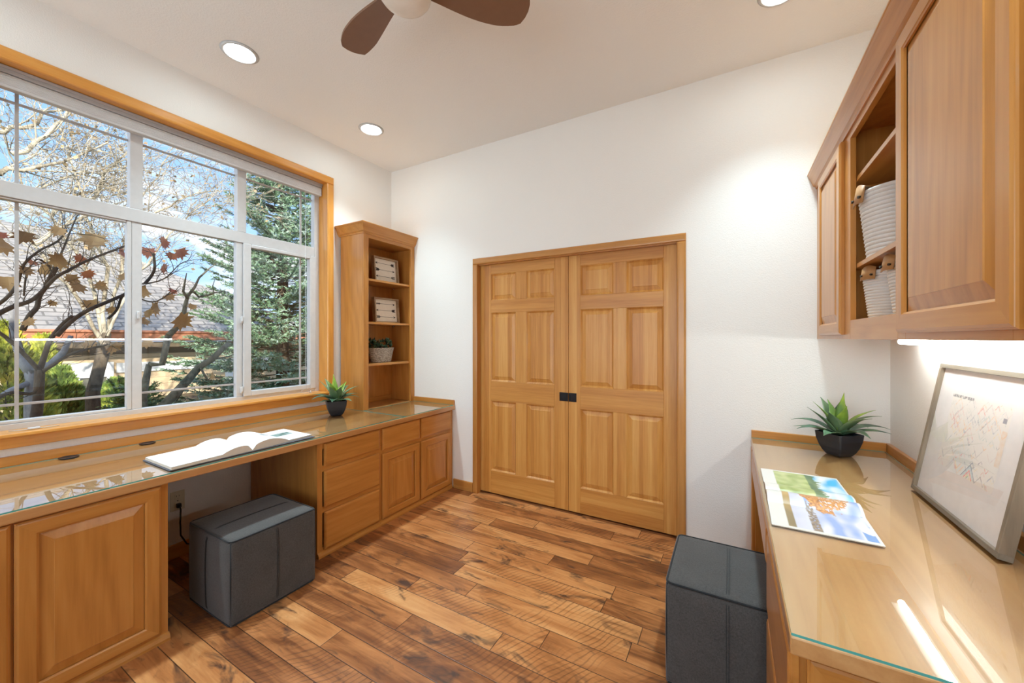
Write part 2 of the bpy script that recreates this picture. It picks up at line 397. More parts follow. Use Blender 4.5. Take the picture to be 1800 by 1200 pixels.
# vinyl frame
X0, X1 = -3.156, -3.114
mb = MB()
mb.box((X0, .2855, .893), (XWF, .345, 2.6945), .002); mb.box((X0, 2.036, .893), (XWF, 2.0875, 2.6945), .002)
mb.box((X0, .3452, .893), (XWF, 2.0358, .938), .002); mb.box((X0, .3452, 2.615), (XWF, 2.0358, 2.6945), .002)
wp('outer_frame', mb, VINYL)
wp('transom_bar', MB().box((X0, .3452, 2.062), (XWF, 2.0358, 2.140), .003), VINYL)
for a, b in ((.870, .929), (1.443, 1.503)): wp('upper_mullion', MB().box((X0, a, 2.1402), (XWF, b, 2.6148), .003), VINYL)
for a, b in ((.880, .926), (1.440, 1.480)): wp('lower_mullion', MB().box((X0, a, .9382), (X1, b, 2.0618), .003), VINYL)
def sash(y0, y1, z0, z1, w, x0=-3.150, x1=-3.103):
    mb = MB(); mb.box((x0, y0, z0), (x1, y0 + w, z1), .004); mb.box((x0, y1 - w, z0), (x1, y1, z1), .004)
    mb.box((x0, y0 + w, z0), (x1, y1 - w, z0 + w * .72), .004); mb.box((x0, y0 + w, z1 - w * .5), (x1, y1 - w, z1), .004)
    return mb
wp('sliding_sash', sash(1.482, 2.046, .936, 2.0615, .052, -3.150, -3.100), VINYL)
wp('fixed_sash', sash(.335, .8795, .9385, 2.0615, .022, -3.150, -3.112), VINYL)
panes = [(.346, .869, 2.141, 2.614), (.930, 1.442, 2.141, 2.614), (1.504, 2.035, 2.141, 2.614),
         (.358, .857, .955, 2.050), (.927, 1.439, .939, 2.061), (1.535, 1.993, .974, 2.035)]
for y0, y1, z0, z1 in panes: wp('glass_pane', MB().box((-3.138, y0, z0), (-3.134, y1, z1)), GLASSW)
def bar(y0, y1, z0, z1): wp('grille_bar', MB().box((-3.147, y0, z0), (-3.1395, y1, z1), .001), VINYL)
gw = .013
for i, (y0, y1, z0, z1) in enumerate(panes):
    zz = z1 - .066 if i < 3 else 1.030
    bar(y0, y1, zz - gw / 2, zz + gw / 2)
    yv = {0: .457, 3: .457, 2: 1.936, 5: 1.932}.get(i)
    if yv:
        mb = MB(); mb.box((-3.1395, yv - gw / 2, z0), (-3.1385, yv + gw / 2, z1)); mb.box((-3.147, yv - gw / 2, z0), (-3.1397, yv + gw / 2, z1)); wp('grille_bar', mb, VINYL)
for z in (1.495, .985):
    wp('sash_latch', MB().box((-3.1125, 1.4625, z - .022), (-3.096, 1.4785, z + .022), .004).box((-3.098, 1.465, z - .01), (-3.088, 1.475, z + .028), .003), VINYL)
wp('sash_latch', MB().box((-3.1135, .900, 1.48), (-3.100, .914, 1.525), .004), VINYL)
# ---- raised cellular shade
sh = thing('cellular_shade', (-3.075, 1.187, 2.60), 'raised grey cellular shade packed under the window head', 'window shade')
mb = MB(); mb.box((-3.098, .300, 2.650), (-3.052, 2.073, 2.6845), .004); mb.box((-3.0515, .300, 2.668), (-3.046, 2.073, 2.6835), .002)
build('headrail', mb, plain('shade_rail_grey', (.40, .39, .39), .4), sh)
mb = MB()
nf = 7
for k in range(nf):
    z0 = 2.596 + (2.648 - 2.596) * k / nf; z1 = 2.596 + (2.648 - 2.596) * (k + 1) / nf
    mb.prism(lambda a, b, n: Vector((a, n, b)), [(-3.096, z0), (-3.060, z0), (-3.0575, (z0 + z1) / 2), (-3.060, z1 - .0003), (-3.096, z1 - .0003)], .303, 2.070)
build('pleated_stack', mb, BLINDM, sh)
build('bottom_rail', MB().box((-3.097, .303, 2.580), (-3.055, 2.070, 2.5955), .004), VINYL, sh)
c0 = Vector((-3.058, 1.925, 2.579))
pts = [c0, c0 + Vector((0, 0, -.9)), Vector((-3.055, 1.925, 1.02)), Vector((-3.050, 1.932, .945)), Vector((-3.045, 1.94, .918)), Vector((-3.03, 1.965, .9135)), Vector((-3.02, 1.95, .9135)), Vector((-3.03, 1.92, .9135)), Vector((-3.04, 1.89, .9135))]
mb = MB().tube(pts, .0016, 5)
mb.tube([(-3.045, 1.94, .930), (-3.05, 1.965, .945), (-3.05, 1.99, .935), (-3.04, 1.985, .914)], .0014, 5)
mb.tube([(-3.045, 1.94, .930), (-3.05, 1.915, .948), (-3.05, 1.89, .938), (-3.045, 1.88, .914)], .0014, 5)
mb.lathe([(.002, .02), (.005, .012), (.006, 0)], (-3.035, 1.955, .9112), 8)
build('lift_cord', mb, VINYL, sh)
mb = MB().tube([(-3.055, .42, .9125), (-3.03, .455, .9125), (-3.035, .50, .914), (-3.03, .53, .9125), (-3.04, .58, .9125)], .002, 5).box((-3.045, .475, .9108), (-3.02, .515, .920), .003)
tag(build('loose_shade_cord', mb, VINYL), 'short white cord end lying on the window stool near the left edge', 'cord')

# ================================================================== cabinet helpers
CFW = .056
def cab_door(parent, F, a0, a1, b0, b1, hm, label=None, slab=False):
    """overlay raised-panel door on face frame F; hm = horizontal grain material"""
    T = .019
    mb = MB().loft(F, (a0, b0, a1, b1), [(0, 0), (0, T - .007), (.004, T - .0045), (.0045, T - .003), (.010, T), (CFW - .006, T), (CFW - .004, T - .002), (CFW, T - .004), (CFW, T - .010)], cap0=True, cap1=False, mats=(0, 1))
    d = build('cabinet_door', mb, [cabZ, hm], parent)
    mb = MB().loft(F, (a0 + CFW + .0002, b0 + CFW + .0002, a1 - CFW - .0002, b1 - CFW - .0002), [(0, T - .017), (0, T - .012), (.004, T - .012), (.036, T - .0035), (.038, T - .0015), (.040, T - .0015)], cap0=True, mats=(0, 0))
    p = build('raised_panel', mb, cabZ, d)
    if label: d['label'] = label
    return d
def drawer(parent, F, a0, a1, b0, b1, hm):
    T = .019
    mb = MB().loft(F, (a0, b0, a1, b1), [(0, 0), (0, T - .008), (.004, T - .005), (.0045, T - .003), (.012, T)], cap0=True, mats=(0, 0))
    return build('drawer_front', mb, hm, parent)
# ================================================================== LEFT RUN
XFc = -2.2245                  # face-frame plane of the left base cabinets
CT_B, CT_T = .715, .7535       # countertop bottom / top
def left_cab(y0, y1, label, fronts, shoe=(0, 0)):
    c = thing('base_cabinet', ((XL + XFc) / 2, (y0 + y1) / 2, 0), label, 'cabinet')
    # carcass: sides, back, bottom as one open box; face frame
    mb = MB()
    mb.box((XL + .02, y0, .0), (XFc - .0195, y0 + .018, CT_B - .0005)); mb.box((XL + .02, y1 - .018, .0), (XFc - .0195, y1, CT_B - .0005))
    mb.box((XL + .02, y0 + .0182, .0), (XL + .03, y1 - .0182, CT_B - .0005)); mb.box((XL + .031, y0 + .0182, .045), (XFc - .0197, y1 - .0182, .06))
    build('carcass', mb, [cabZ], c)
    mb = MB().box((XFc - .019, y0, .0), (XFc, y0 + .035, CT_B - .0005)).box((XFc - .019, y1 - .035, .0), (XFc, y1, CT_B - .0005))
    mb.box((XFc - .019, y0 + .0352, .0), (XFc, y1 - .0352, .055), mi=1).box((XFc - .019, y0 + .0352, CT_B - .045), (XFc, y1 - .0352, CT_B - .0005), mi=1)
    F = FPX_(XFc + .0004)
    for kind, a0, a1, b0, b1 in fronts:
        if kind == 'stile': mb.box((XFc - .019, a0, .0552), (XFc, a1, CT_B - .0455))
        if kind == 'rail': mb.box((XFc - .019, a0, b0), (XFc, a1, b1), mi=1)
    build('face_frame', mb, [cabZ, cabY], c)
    for kind, a0, a1, b0, b1 in fronts:
        if kind == 'door': cab_door(c, F, a0, a1, b0, b1, cabY)
        if kind == 'drawer': drawer(c, F, a0, a1, b0, b1, cabY)
    mb = MB().prism(lambda a, b, n: Vector((XFc + .0004 + a, n, b)), [(0, 0), (.016, 0), (.016, .012), (.010, .026), (0, .033)], y0 + shoe[0], y1 + shoe[1])
    build('shoe_molding', mb, cabY, c)
    return c
left_cab(-.150, .750, 'double-door base cabinet under the near end of the window desk', [('door', -.120, .308, .046, .704), ('door', .316, .723, .046, .704), ('stile', .295, .329, 0, 0)], (0, .004))
left_cab(1.476, 1.9655, 'three-drawer base cabinet beside the left knee space', [('drawer', 1.518, 1.952, .562, .704), ('drawer', 1.518, 1.952, .304, .532), ('drawer', 1.518, 1.952, .042, .275), ('rail', 1.5115, 1.930, .528, .566), ('rail', 1.5115, 1.930, .27, .308)])
left_cab(1.966, 2.803, 'two-drawer two-door base cabinet in the far left corner', [('drawer', 1.979, 2.364, .545, .704), ('drawer', 2.384, 2.770, .545, .704), ('door', 1.979, 2.364, .042, .517), ('door', 2.384, 2.770, .042, .517), ('stile', 2.35, 2.40, 0, 0), ('rail', 2.0015, 2.3498, .512, .550), ('rail', 2.4002, 2.7675, .512, .550)], (0, -.016))
# countertop
ct = thing('window_desktop', (-2.6, 1.2, CT_B), 'long wooden desktop running under the window with backsplash strips', 'desktop')
build('top_slab', MB().box((XL + .001, -.150, CT_B), (-2.190, 2.8035, CT_T), .005), topY, ct)
build('backsplash', MB().box((XL + .001, -.150, CT_T + .0003), (XL + .019, 2.8035, .800), .002), cabY, ct)
build('backsplash', MB().box((-2.6885, 2.786, CT_T + .0003), (-2.196, 2.8035, .800), .002), cabX, ct)
for u, v_ in ((120, 803), (257, 778)):
    p = onZ(u, v_, CT_T + .006)
    p.x = -2.925
    mb = MB().lathe([(.030, .0008), (.036, .0008), (.036, .0028), (.033, .0034), (.029, .0034), (.027, .0012), (.0, .0012)], (p.x, p.y, CT_T + .0003 + .0056), 28)
    gmt = build('cable_grommet', mb, BLACK, ct); gmt['label'] = 'black round cable grommet'
GZ0, GZ1 = CT_T + .0004, CT_T + .0058
def glass_top(x0, x1, y0, y1, label):
    t_ = thing('glass_desktop_cover', ((x0 + x1) / 2, (y0 + y1) / 2, GZ0), label, 'glass cover')
    mb = MB(); bmv = [(x0, y0), (x1, y0), (x1, y1), (x0, y1)]
    mb.face([(x, y, GZ1) for x, y in bmv]); mb.face([(x, y, GZ0) for x, y in bmv[::-1]])
    build('glass_sheet', mb, GLASSD, t_, recalc=False)
    mb = MB()
    for k in range(4):
        (xa, ya), (xb, yb) = bmv[k], bmv[(k + 1) % 4]
        mb.face([(xa, ya, GZ0), (xb, yb, GZ0), (xb, yb, GZ1), (xa, ya, GZ1)])
    e_ = build('polished_edge', mb, EDGE, t_, recalc=False); e_['label'] = 'teal polished glass edge'
    return t_
glass_top(-2.960, -2.192, -.150, 2.183, 'long clear glass sheet over the window desktop')
glass_top(-2.676, -2.192, 2.187, 2.780, 'small clear glass sheet in front of the corner bookcase')
# ================================================================== BOOKCASE
BX, BY0, BY1, BZ0 = -2.690, 2.204, 2.8035, CT_T + .0006
bk = thing('bookcase', (-2.85, 2.5, BZ0), 'tall narrow wooden bookcase standing in the corner on the window desktop', 'bookcase')
bz = lambda z: (z - H) * .983 + H
build('side_panel', MB().box((XL + .0215, BY0, BZ0), (BX - .0195, BY0 + .018, 2.30)), cabZ, bk)
build('side_panel', MB().box((XL + .0215, BY1 - .018, BZ0), (BX - .0195, BY1, 2.30)), cabZ, bk)
build('back_panel', MB().box((XL + .0215, BY0 + .0182, .802), (XL + .028, BY1 - .0182, 2.30)), cabZ, bk)
build('top_panel', MB().box((XL + .0285, BY0 + .0182, bz(2.24)), (BX - .0195, BY1 - .0182, bz(2.24) + .018)), cabY, bk)
mb = MB().box((BX - .019, BY0, BZ0), (BX, BY0 + .052, 2.30), .0015).box((BX - .019, BY1 - .052, BZ0), (BX, BY1, 2.30), .0015).box((BX - .019, BY0 + .0522, bz(2.235)), (BX, BY1 - .0522, 2.30), .0015, mi=1)
build('face_frame', mb, [cabZ, cabY], bk)
SHELF = [bz(1.888), bz(1.508), bz(1.138)]
for z in SHELF:
    build('shelf', MB().box((XL + .0285, BY0 + .0182, z - .019), (BX - .0200, BY1 - .0182, z), .0015), cabY, bk)
def crown_prof(d, h): return [(0, 0), (.006, 0), (.008, .010), (.012, .014), (.018, .018), (.030, h * .55), (.040, h * .80), (d - .002, h - .008), (d, h - .006), (d, h), (0, h)]
z0 = bz(2.266); hh = 2.337 - z0; pr = crown_prof(.050, hh)
mb = MB().sweep(pr, [((XL + .002, BY0 - .0003, z0), (0, -1, 0)), ((BX + .0003, BY0 - .0003, z0), (1, -1, 0)), ((BX + .0003, BY1, z0), (1, 0, 0))])
build('crown_molding', mb, cabY, bk)
for z in SHELF[:2]:
    for y, s in ((BY0 + .0182, 1), (BY1 - .0182, -1)):
        build('shelf_pin', MB().box((-2.955, y, z - .030), (-2.945, y + s * .008, z - .0195), .001), plain('steel_pin', (.5, .5, .52), .3, .9), bk)
# ================================================================== arrow pictures
PICF = wood('picture_oak', (.20, .12, .06), (.33, .21, .115), (.45, .31, .18), 'Y', rough=.6, coat=0)
PAPER = plain('cream_board', (.80, .70, .58), .7)
INK = plain('brown_black_ink', (.03, .02, .016), .7)
def arrow_picture(z, dirs, label, y0, y1, hgt, rz):
    W = y1 - y0
    t_ = thing('arrow_picture', (-2.800, (y0 + y1) / 2, z + .0005), label, 'framed picture', 'framed arrow pictures in the bookcase', rz)
    # local: a = along Y, b = up, n = towards +X
    F = lambda a, b, n: Vector((n - .02 * b / hgt, a, b))
    w2 = W / 2
    mb = MB()
    def fbar(a0, a1, b0, b1, mi=0): mb.prism(F, [(a0, b0), (a1, b0), (a1, b1), (a0, b1)], -.020, .020, mi)
    fbar(-w2, w2, 0, .014); fbar(-w2, w2, hgt - .014, hgt); fbar(-w2, -w2 + .014, .0142, hgt - .0142); fbar(w2 - .014, w2, .0142, hgt - .0142)
    build('wood_frame', mb, PICF, t_, world=False)
    mb = MB().prism(F, [(-w2 + .0142, .0142), (w2 - .0142, .0142), (w2 - .0142, hgt - .0142), (-w2 + .0142, hgt - .0142)], -.012, -.004)
    build('picture_panel', mb, PAPER, t_, world=False)
    mb = MB(); L = w2 - .030; ih = hgt - .05
    for i, (s, st) in enumerate(dirs):
        b = .025 + ih * (2.5 - i) / 3
        q = lambda pts: mb.prism(F, [(s * a, b + c) for a, c in pts], -.0038, -.0030)
        q([(-L * .8, -.0014), (L * .8, -.0014), (L * .8, .0014), (-L * .8, .0014)])
        q([(L, 0), (L * .76, .011), (L * .82, 0), (L * .76, -.011)])
        if st == 0:
            for k in range(3): q([(-L + k * .014, .012), (-L + .012 + k * .014, 0), (-L + k * .014, -.012), (-L + .009 + k * .014, -.012), (-L + .021 + k * .014, 0), (-L + .009 + k * .014, .012)])
        elif st == 1:
            q([(-L, .014), (-L + .035, .012), (-L + .05, 0), (-L + .035, -.012), (-L, -.014), (-L + .012, 0)])
        else:
            for k in range(3):
                a = -L + .008 + k * .016; q([(a, 0), (a + .008, .010), (a + .016, 0), (a + .008, -.010)])
    build('arrow_print', mb, INK, t_, world=False)
    return t_
arrow_picture(SHELF[0], [(-1, 1), (1, 1), (-1, 0)], 'square arrow picture on the top bookcase shelf', 2.404, 2.694, .232, 0)
arrow_picture(SHELF[1], [(1, 2), (-1, 1), (1, 0)], 'square arrow picture on the second bookcase shelf down', 2.410, 2.702, .232, 0)
# ================================================================== foliage helpers
def leaf_mat(name, c0, c1, rough=.4, sc=14):
    m, nt, b, _ = new_mat(name); g = G(nt); v = g.obj()
    g.put(b.inputs['Base Color'], g.ramp(g.noise(v, sc, 3), [(.35, c0), (.65, c1)])); b.inputs['Roughness'].default_value = rough
    b.inputs['Subsurface Weight'].default_value = 0.
    return m
def agave_leaf(mb, az, el0, el1, L, W, mi=0, base_r=.012, z0=.0, twist=0.):
    n = 12; p = Vector((base_r, 0, z0)); prev = None; top = []
    for i in range(n + 1):
        s = i / n
        el = el0 + (el1 - el0) * s ** 1.3
        d = Vector((math.cos(el), 0, math.sin(el))); nrm = Vector((-math.sin(el), 0, math.cos(el)))
        w = W * (.42 + .58 * math.sin(math.pi * min(1, s * .95 + .12))) * (1 - max(0, (s - .55) / .45) ** 1.7) + .0006
        if s < .15: w *= .75 + s
        sd = Vector((0, 1, 0))
        fold = .35 * (1 - s * .5)
        row_ = [p + sd * (k * w) + nrm * (abs(k) * w * fold) for k in (-1, -.5, 0, .5, 1)]
        top.append(row_)
        p = p + d * (L / n)
    R = Matrix.Rotation(az, 3, 'Z')
    def vv(q): return mb.bm.verts.new(R @ q)
    V = [[vv(q) for q in r] for r in top]
    for a, b in zip(V, V[1:]):
        for k in range(4):
            f = mb.bm.faces.new((a[k], a[k + 1], b[k + 1], b[k])); f.material_index = mi; f.smooth = True
POT = plain('black_matte_pot', (.018, .022, .032), .45)
SOIL = plain('dark_soil', (.02, .013, .008), .9, bump=(200, .8, .004))
LGT = leaf_mat('agave_leaf_lime', (.13, .25, .055), (.36, .52, .05), .4, 9)
MIDL = leaf_mat('agave_leaf_grey_green', (.10, .17, .085), (.22, .30, .15), .4, 8)
DRK = leaf_mat('agave_leaf_green', (.035, .095, .055), (.13, .24, .13), .35, 9)
def make_agave(loc, rz, label):
    t_ = thing('potted_agave', loc, label, 'potted plant', None, rz)
    prof = [(0., .035), (.004, .040), (.020, .050), (.045, .060), (.080, .069), (.114, .0725), (.116, .0715), (.116, .069), (.100, .067)]
    mb = MB(); rings = []
    def rsq(h, z):
        c = h * .14; out = []
        for qx, qy, a in ((1, 1, 0), (-1, 1, 90), (-1, -1, 180), (1, -1, 270)):
            for k in range(4):
                an = math.radians(a + k * 30); out.append(mb.bm.verts.new((qx * (h - c) + c * math.cos(an), qy * (h - c) + c * math.sin(an), z)))
        return out
    for z, h in prof: rings.append(rsq(h, z))
    for a, b in zip(rings, rings[1:]):
        n = len(a)
        for k in range(n):
            f = mb.bm.faces.new((a[k], a[(k + 1) % n], b[(k + 1) % n], b[k])); f.smooth = False
    mb.bm.faces.new(rings[0][::-1])
    build('pot', mb, POT, t_, world=False)
    build('soil', MB().box((-.064, -.064, .092), (.064, .064, .102), .004), SOIL, t_, world=False)
    r = random.Random(3)
    mb = MB()
    for k in range(10):
        agave_leaf(mb, k * 2.39996 + .2 + r.uniform(-.2, .2), .50 + r.uniform(-.12, .25), -.42 + r.uniform(-.30, .32), .195 + r.uniform(-.03, .03), .031 + r.uniform(-.004, .004), 0, .014, .100)
    b_ = build('outer_leaves', mb, DRK, t_, world=False, recalc=False); b_['label'] = 'dark green spreading leaves'
    mb = MB()
    for k in range(6):
        agave_leaf(mb, k * 1.047 + .5 + r.uniform(-.25, .25), 1.02 + r.uniform(-.12, .2), .25 + r.uniform(-.3, .5), .19 + r.uniform(-.04, .035), .030 + r.uniform(-.004, .004), 0, .010, .100)
    b_ = build('middle_leaves', mb, MIDL, t_, world=False, recalc=False); b_['label'] = 'grey-green arching leaves'
    mb = MB()
    for k, (az, e0, e1, L, W) in enumerate(((2.6, 1.20, .75, .20, .029), (.3, 1.44, 1.25, .225, .022), (4.3, 1.33, .95, .18, .028), (5.6, 1.12, .35, .205, .027), (1.5, 1.4, 1.0, .19, .026))):
        agave_leaf(mb, az, e0, e1, L, W, 0, .006, .100)
    b_ = build('inner_leaves', mb, LGT, t_, world=False, recalc=False); b_['label'] = 'bright lime green upright leaves'
    for ch in t_.children:
        if 'leaves' in ch.name:
            md = ch.modifiers.new('thick', 'SOLIDIFY'); md.thickness = .0014; md.offset = 0
    return t_
GT = GZ1 + .0004
agR = make_agave((.484, 2.575, GT), math.radians(38), 'lime and green agave in a black pot on the right desk')
agL = copy_tree(agR); agL.location = (-2.705, 1.955, GT); agL.rotation_euler = (0, 0, math.radians(150))
tag(agL, 'lime and green agave in a black pot on the window desk', 'potted plant')
# ================================================================== shelf planter
pl = thing('planter_basket', (-2.830, 2.512, SHELF[2] + .0005), 'grey woven basket of small succulents on the lowest bookcase shelf', 'planter')
m, nt, b, _ = new_mat('whitewashed_weave'); g = G(nt); v = g.obj()
w1 = g.noise(g.mapping(v, (1, 1, 3.)), 60, 3, .6); g.put(b.inputs['Base Color'], g.ramp(w1, [(.35, (.16, .13, .10)), (.62, (.55, .50, .44))])); b.inputs['Roughness'].default_value = .85
g.put(b.inputs['Normal'], g.bump(w1, .8, .004)); WEAVE = m
mb = MB(); prof = [(.0, .0), (.105, .0)]
nr = 9
for k in range(nr):
    t0 = k / nr; r0 = .108 + .034 * t0; prof += [(r0, .128 * t0 + .002), (r0 + .005, .128 * (t0 + .5 / nr) + .002), (r0 + .004, .128 * (t0 + .9 / nr) + .002)]
prof += [(.146, .134), (.136, .134), (.132, .112), (0, .112)]
mb.lathe([(max(r, .0001), z) for r, z in prof], (0, 0, 0), 40, sx=.52, sy=1.0)
build('woven_basket', mb, WEAVE, pl, world=False)
SUC = leaf_mat('succulent_green', (.025, .065, .038), (.16, .27, .16), .5, 40)
mb = MB(); r = random.Random(5)
for k in range(34):
    cx, cy = r.uniform(-.055, .055), r.uniform(-.132, .132); cz = .120 + r.uniform(0, .075)
    for j in range(16):
        az, el = r.uniform(0, 6.283), r.uniform(.05, 1.35); L = r.uniform(.028, .052)
        d = Vector((math.cos(az) * math.cos(el), math.sin(az) * math.cos(el), math.sin(el))); s = d.cross(Vector((.3, .2, 1))).normalized() * .008; p = Vector((cx, cy, cz))
        mb.face([p, p + d * L * .55 + s, p + d * L, p + d * L * .55 - s])
build('succulents', mb, SUC, pl, world=False, recalc=False)
# ================================================================== OTTOMANS
def make_ottoman(loc, S, Hh, label):
    t_ = thing('ottoman_cube', loc, label, 'ottoman', 'charcoal fabric ottomans')
    h = S / 2
    mb = MB(); n = 10
    # bulged cushion cube
    def P(x, y, z):
        bx = 1 - (x / h) ** 2; by = 1 - (y / h) ** 2; zz = (z - Hh / 2) / (Hh / 2); bz_ = 1 - zz ** 2
        e = .010
        q = Vector((x, y, z))
        if abs(abs(x) - h) < 1e-6: q.x += math.copysign(e * (by * bz_) ** .6, x)
        if abs(abs(y) - h) < 1e-6: q.y += math.copysign(e * (bx * bz_) ** .6, y)
        if abs(z - Hh) < 1e-6: q.z += .008 * (bx * by) ** .6
        return q
    vs = {}
    def V(i, j, k):
        key = (i, j, k)
        if key not in vs: vs[key] = mb.bm.verts.new(P(-h + S * i / n, -h + S * j / n, .004 + (Hh - .004) * k / n))
        return vs[key]
    for i in range(n):
        for j in range(n):
            for c in (0, n):
                mb.bm.faces.new((V(i, j, c), V(i + 1, j, c), V(i + 1, j + 1, c), V(i, j + 1, c)))
                mb.bm.faces.new((V(i, c, j), V(i + 1, c, j), V(i + 1, c, j + 1), V(i, c, j + 1)))
                mb.bm.faces.new((V(c, i, j), V(c, i + 1, j), V(c, i + 1, j + 1), V(c, i, j + 1)))
    o = build('cushion_body', mb, CHAR, t_, world=False, smooth=True)
    md = o.modifiers.new('soft', 'BEVEL'); md.width = .014; md.segments = 3; md.limit_method = 'ANGLE'; md.angle_limit = math.radians(50)
    mb = MB(); q = h - .003
    def rr(z):
        c = .022; pts = []
        for qx, qy, a in ((1, 1, 0), (-1, 1, 90), (-1, -1, 180), (1, -1, 270)):
            for k in range(5):
                an = math.radians(a + k * 22.5); pts.append((qx * (q - c) + c * math.cos(an), qy * (q - c) + c * math.sin(an), z))
        return pts + [pts[0]]
    mb.tube(rr(Hh - .003), .005, 8, cap=False); mb.tube(rr(.006), .005, 8, cap=False)
    for x, y in ((1, 1), (-1, 1), (-1, -1), (1, -1)):
        mb.tube([(x * (q - .004), y * (q - .004), .006), (x * (q - .001), y * (q - .001), Hh / 2), (x * (q - .004), y * (q - .004), Hh - .004)], .0042, 8)
    build('piping', mb, PIPE, t_, world=False)
    e = .0022
    def seam(fn, lo, hi):
        mb = MB()
        for o_ in (-.004, .004): mb.tube([fn(o_, k) for k in range(lo, hi + 1)], .0011, 5)
        build('stitched_seam', mb, PIPE, t_, world=False)
    zc = lambda k: max(.006, min(Hh - .006, Hh * k / 10))
    for s_ in (-1, 1):
        seam(lambda o_, k: (o_, s_ * (P(0, h, Hh * k / 10).y + e - (.004 if k in (0, 10) else 0)), zc(k)), 0, 10)
        seam(lambda o_, k: (s_ * (P(h, 0, Hh * k / 10).x + e - (.004 if k in (0, 10) else 0)), o_, zc(k)), 0, 10)
    seam(lambda o_, k: (o_, -h + .012 + (S - .024) * k / 10, P(0, -h + S * k / 10, Hh).z + e - (.003 if k in (0, 10) else 0)), 0, 10)
    return t_
otL = make_ottoman((-2.258, 1.133, .0005), .430, .402, 'charcoal fabric cube ottoman in the left knee space')
otR = copy_tree(otL); otR.location = (-.012, 1.842, .0005)
tag(otR, 'charcoal fabric cube ottoman half under the right desk', 'ottoman', 'charcoal fabric ottomans')
# ================================================================== outlet + cord
OUT = plain('almond_plastic', (.66, .60, .46), .4)
oy, oz = 1.060, .352
t_ = thing('wall_outlet', (XL, oy, oz), 'almond electrical outlet on the wall in the left knee space', 'outlet')
build('cover_plate', MB().box((XL + .0005, oy - .036, oz - .060), (XL + .006, oy + .036, oz + .060), .002), OUT, t_)
mb = MB()
for dz in (.026, -.026):
    mb.box((XL + .0058, oy - .016, oz + dz - .017), (XL + .0085, oy + .016, oz + dz + .017), .002)
build('receptacle', mb, OUT, t_)
mb = MB()
mb.box((XL + .0083, oy - .008, oz + .026), (XL + .0088, oy - .0055, oz + .034)); mb.box((XL + .0083, oy + .0055, oz + .026), (XL + .0088, oy + .008, oz + .034))
mb.lathe([(.0025, 0), (.0025, .0006)], (XL + .0083, oy, oz + .016), 8); mb.box((XL + .006, oy - .003, oz - .003), (XL + .0075, oy + .003, oz + .003), .001)
build('slots', mb, BLACK, t_)
cord = thing('power_cord', (XL + .02, oy, oz - .026), 'black power cord plugged into the outlet behind the left ottoman', 'cord')
build('plug', MB().box((XL + .0089, oy - .011, oz - .040), (XL + .034, oy + .011, oz - .014), .004), BLACK, cord)
pts = [(XL + .034, oy, oz - .028), (XL + .055, oy - .002, oz - .045), (XL + .063, oy - .008, oz - .12), (XL + .060, oy - .004, oz - .20), (XL + .05, oy + .03, oz - .27), (XL + .042, oy + .09, oz - .31), (XL + .036, oy + .16, oz - .338), (XL + .036, oy + .30, oz - .3465)]
build('cable', MB().tube(pts, .0045, 8), BLACK, cord)

# ================================================================== RIGHT DESK
RX, RY0 = .105, .972
XFd = .1235
rd = thing('right_desktop', (.42, 1.9, CT_B), 'wooden desktop along the right wall with backsplash strips', 'desktop')
build('top_slab', MB().box((RX, RY0, CT_B), (XR - .001, YB - .0015, CT_T), .004), topR, rd)
build('backsplash', MB().box((RX + .002, YB - .019, CT_T + .0003), (XR - .020, YB - .0015, .800), .002), cabX, rd)
build('backsplash', MB().box((XR - .019, RY0, CT_T + .0003), (XR - .001, YB - .0015, .800), .002), cabY, rd)
glass_top(RX + .002, XR - .030, RY0 + .002, YB - .030, 'clear glass sheet over the right desktop')
pc = thing('base_cabinet', (.43, 1.30, 0), 'drawer pedestal under the near end of the right desk', 'cabinet')
mb = MB().box((XFd + .0004, 1.0120, 0), (XR - .03, 1.600, CT_B - .0005), .0008)
build('carcass', mb, cabZ, pc)
F = FNX_(XFd)
for b0, b1 in ((.435, .700), (.045, .405)): drawer(pc, F, 1.004, 1.590, b0, b1, cabY)
cab_door(pc, FNY_(1.0116), .137, .700, .046, .704, cabX, 'raised panel closing the near end of the pedestal')
pd = build('pencil_drawer', MB().box((XFd + .001, 1.606, .600), (.60, 2.692, CT_B - .001)), cabY, rd)
drawer(pd, F, 1.612, 2.688, .570, .704, cabY)
ep = thing('base_cabinet', (.43, 2.75, 0), 'narrow wooden support panel under the far end of the right desk', 'support panel')
build('carcass', MB().box((XFd + .0004, 2.700, 0), (XR - .03, 2.803, CT_B - .0005), .001), cabZ, ep)
build('filler_strip', MB().loft(F, (2.712, .04, 2.798, .704), [(0, 0), (0, .012), (.004, .017), (.010, .019)], cap0=True), cabZ, ep)
ep.name = 'desk_support'
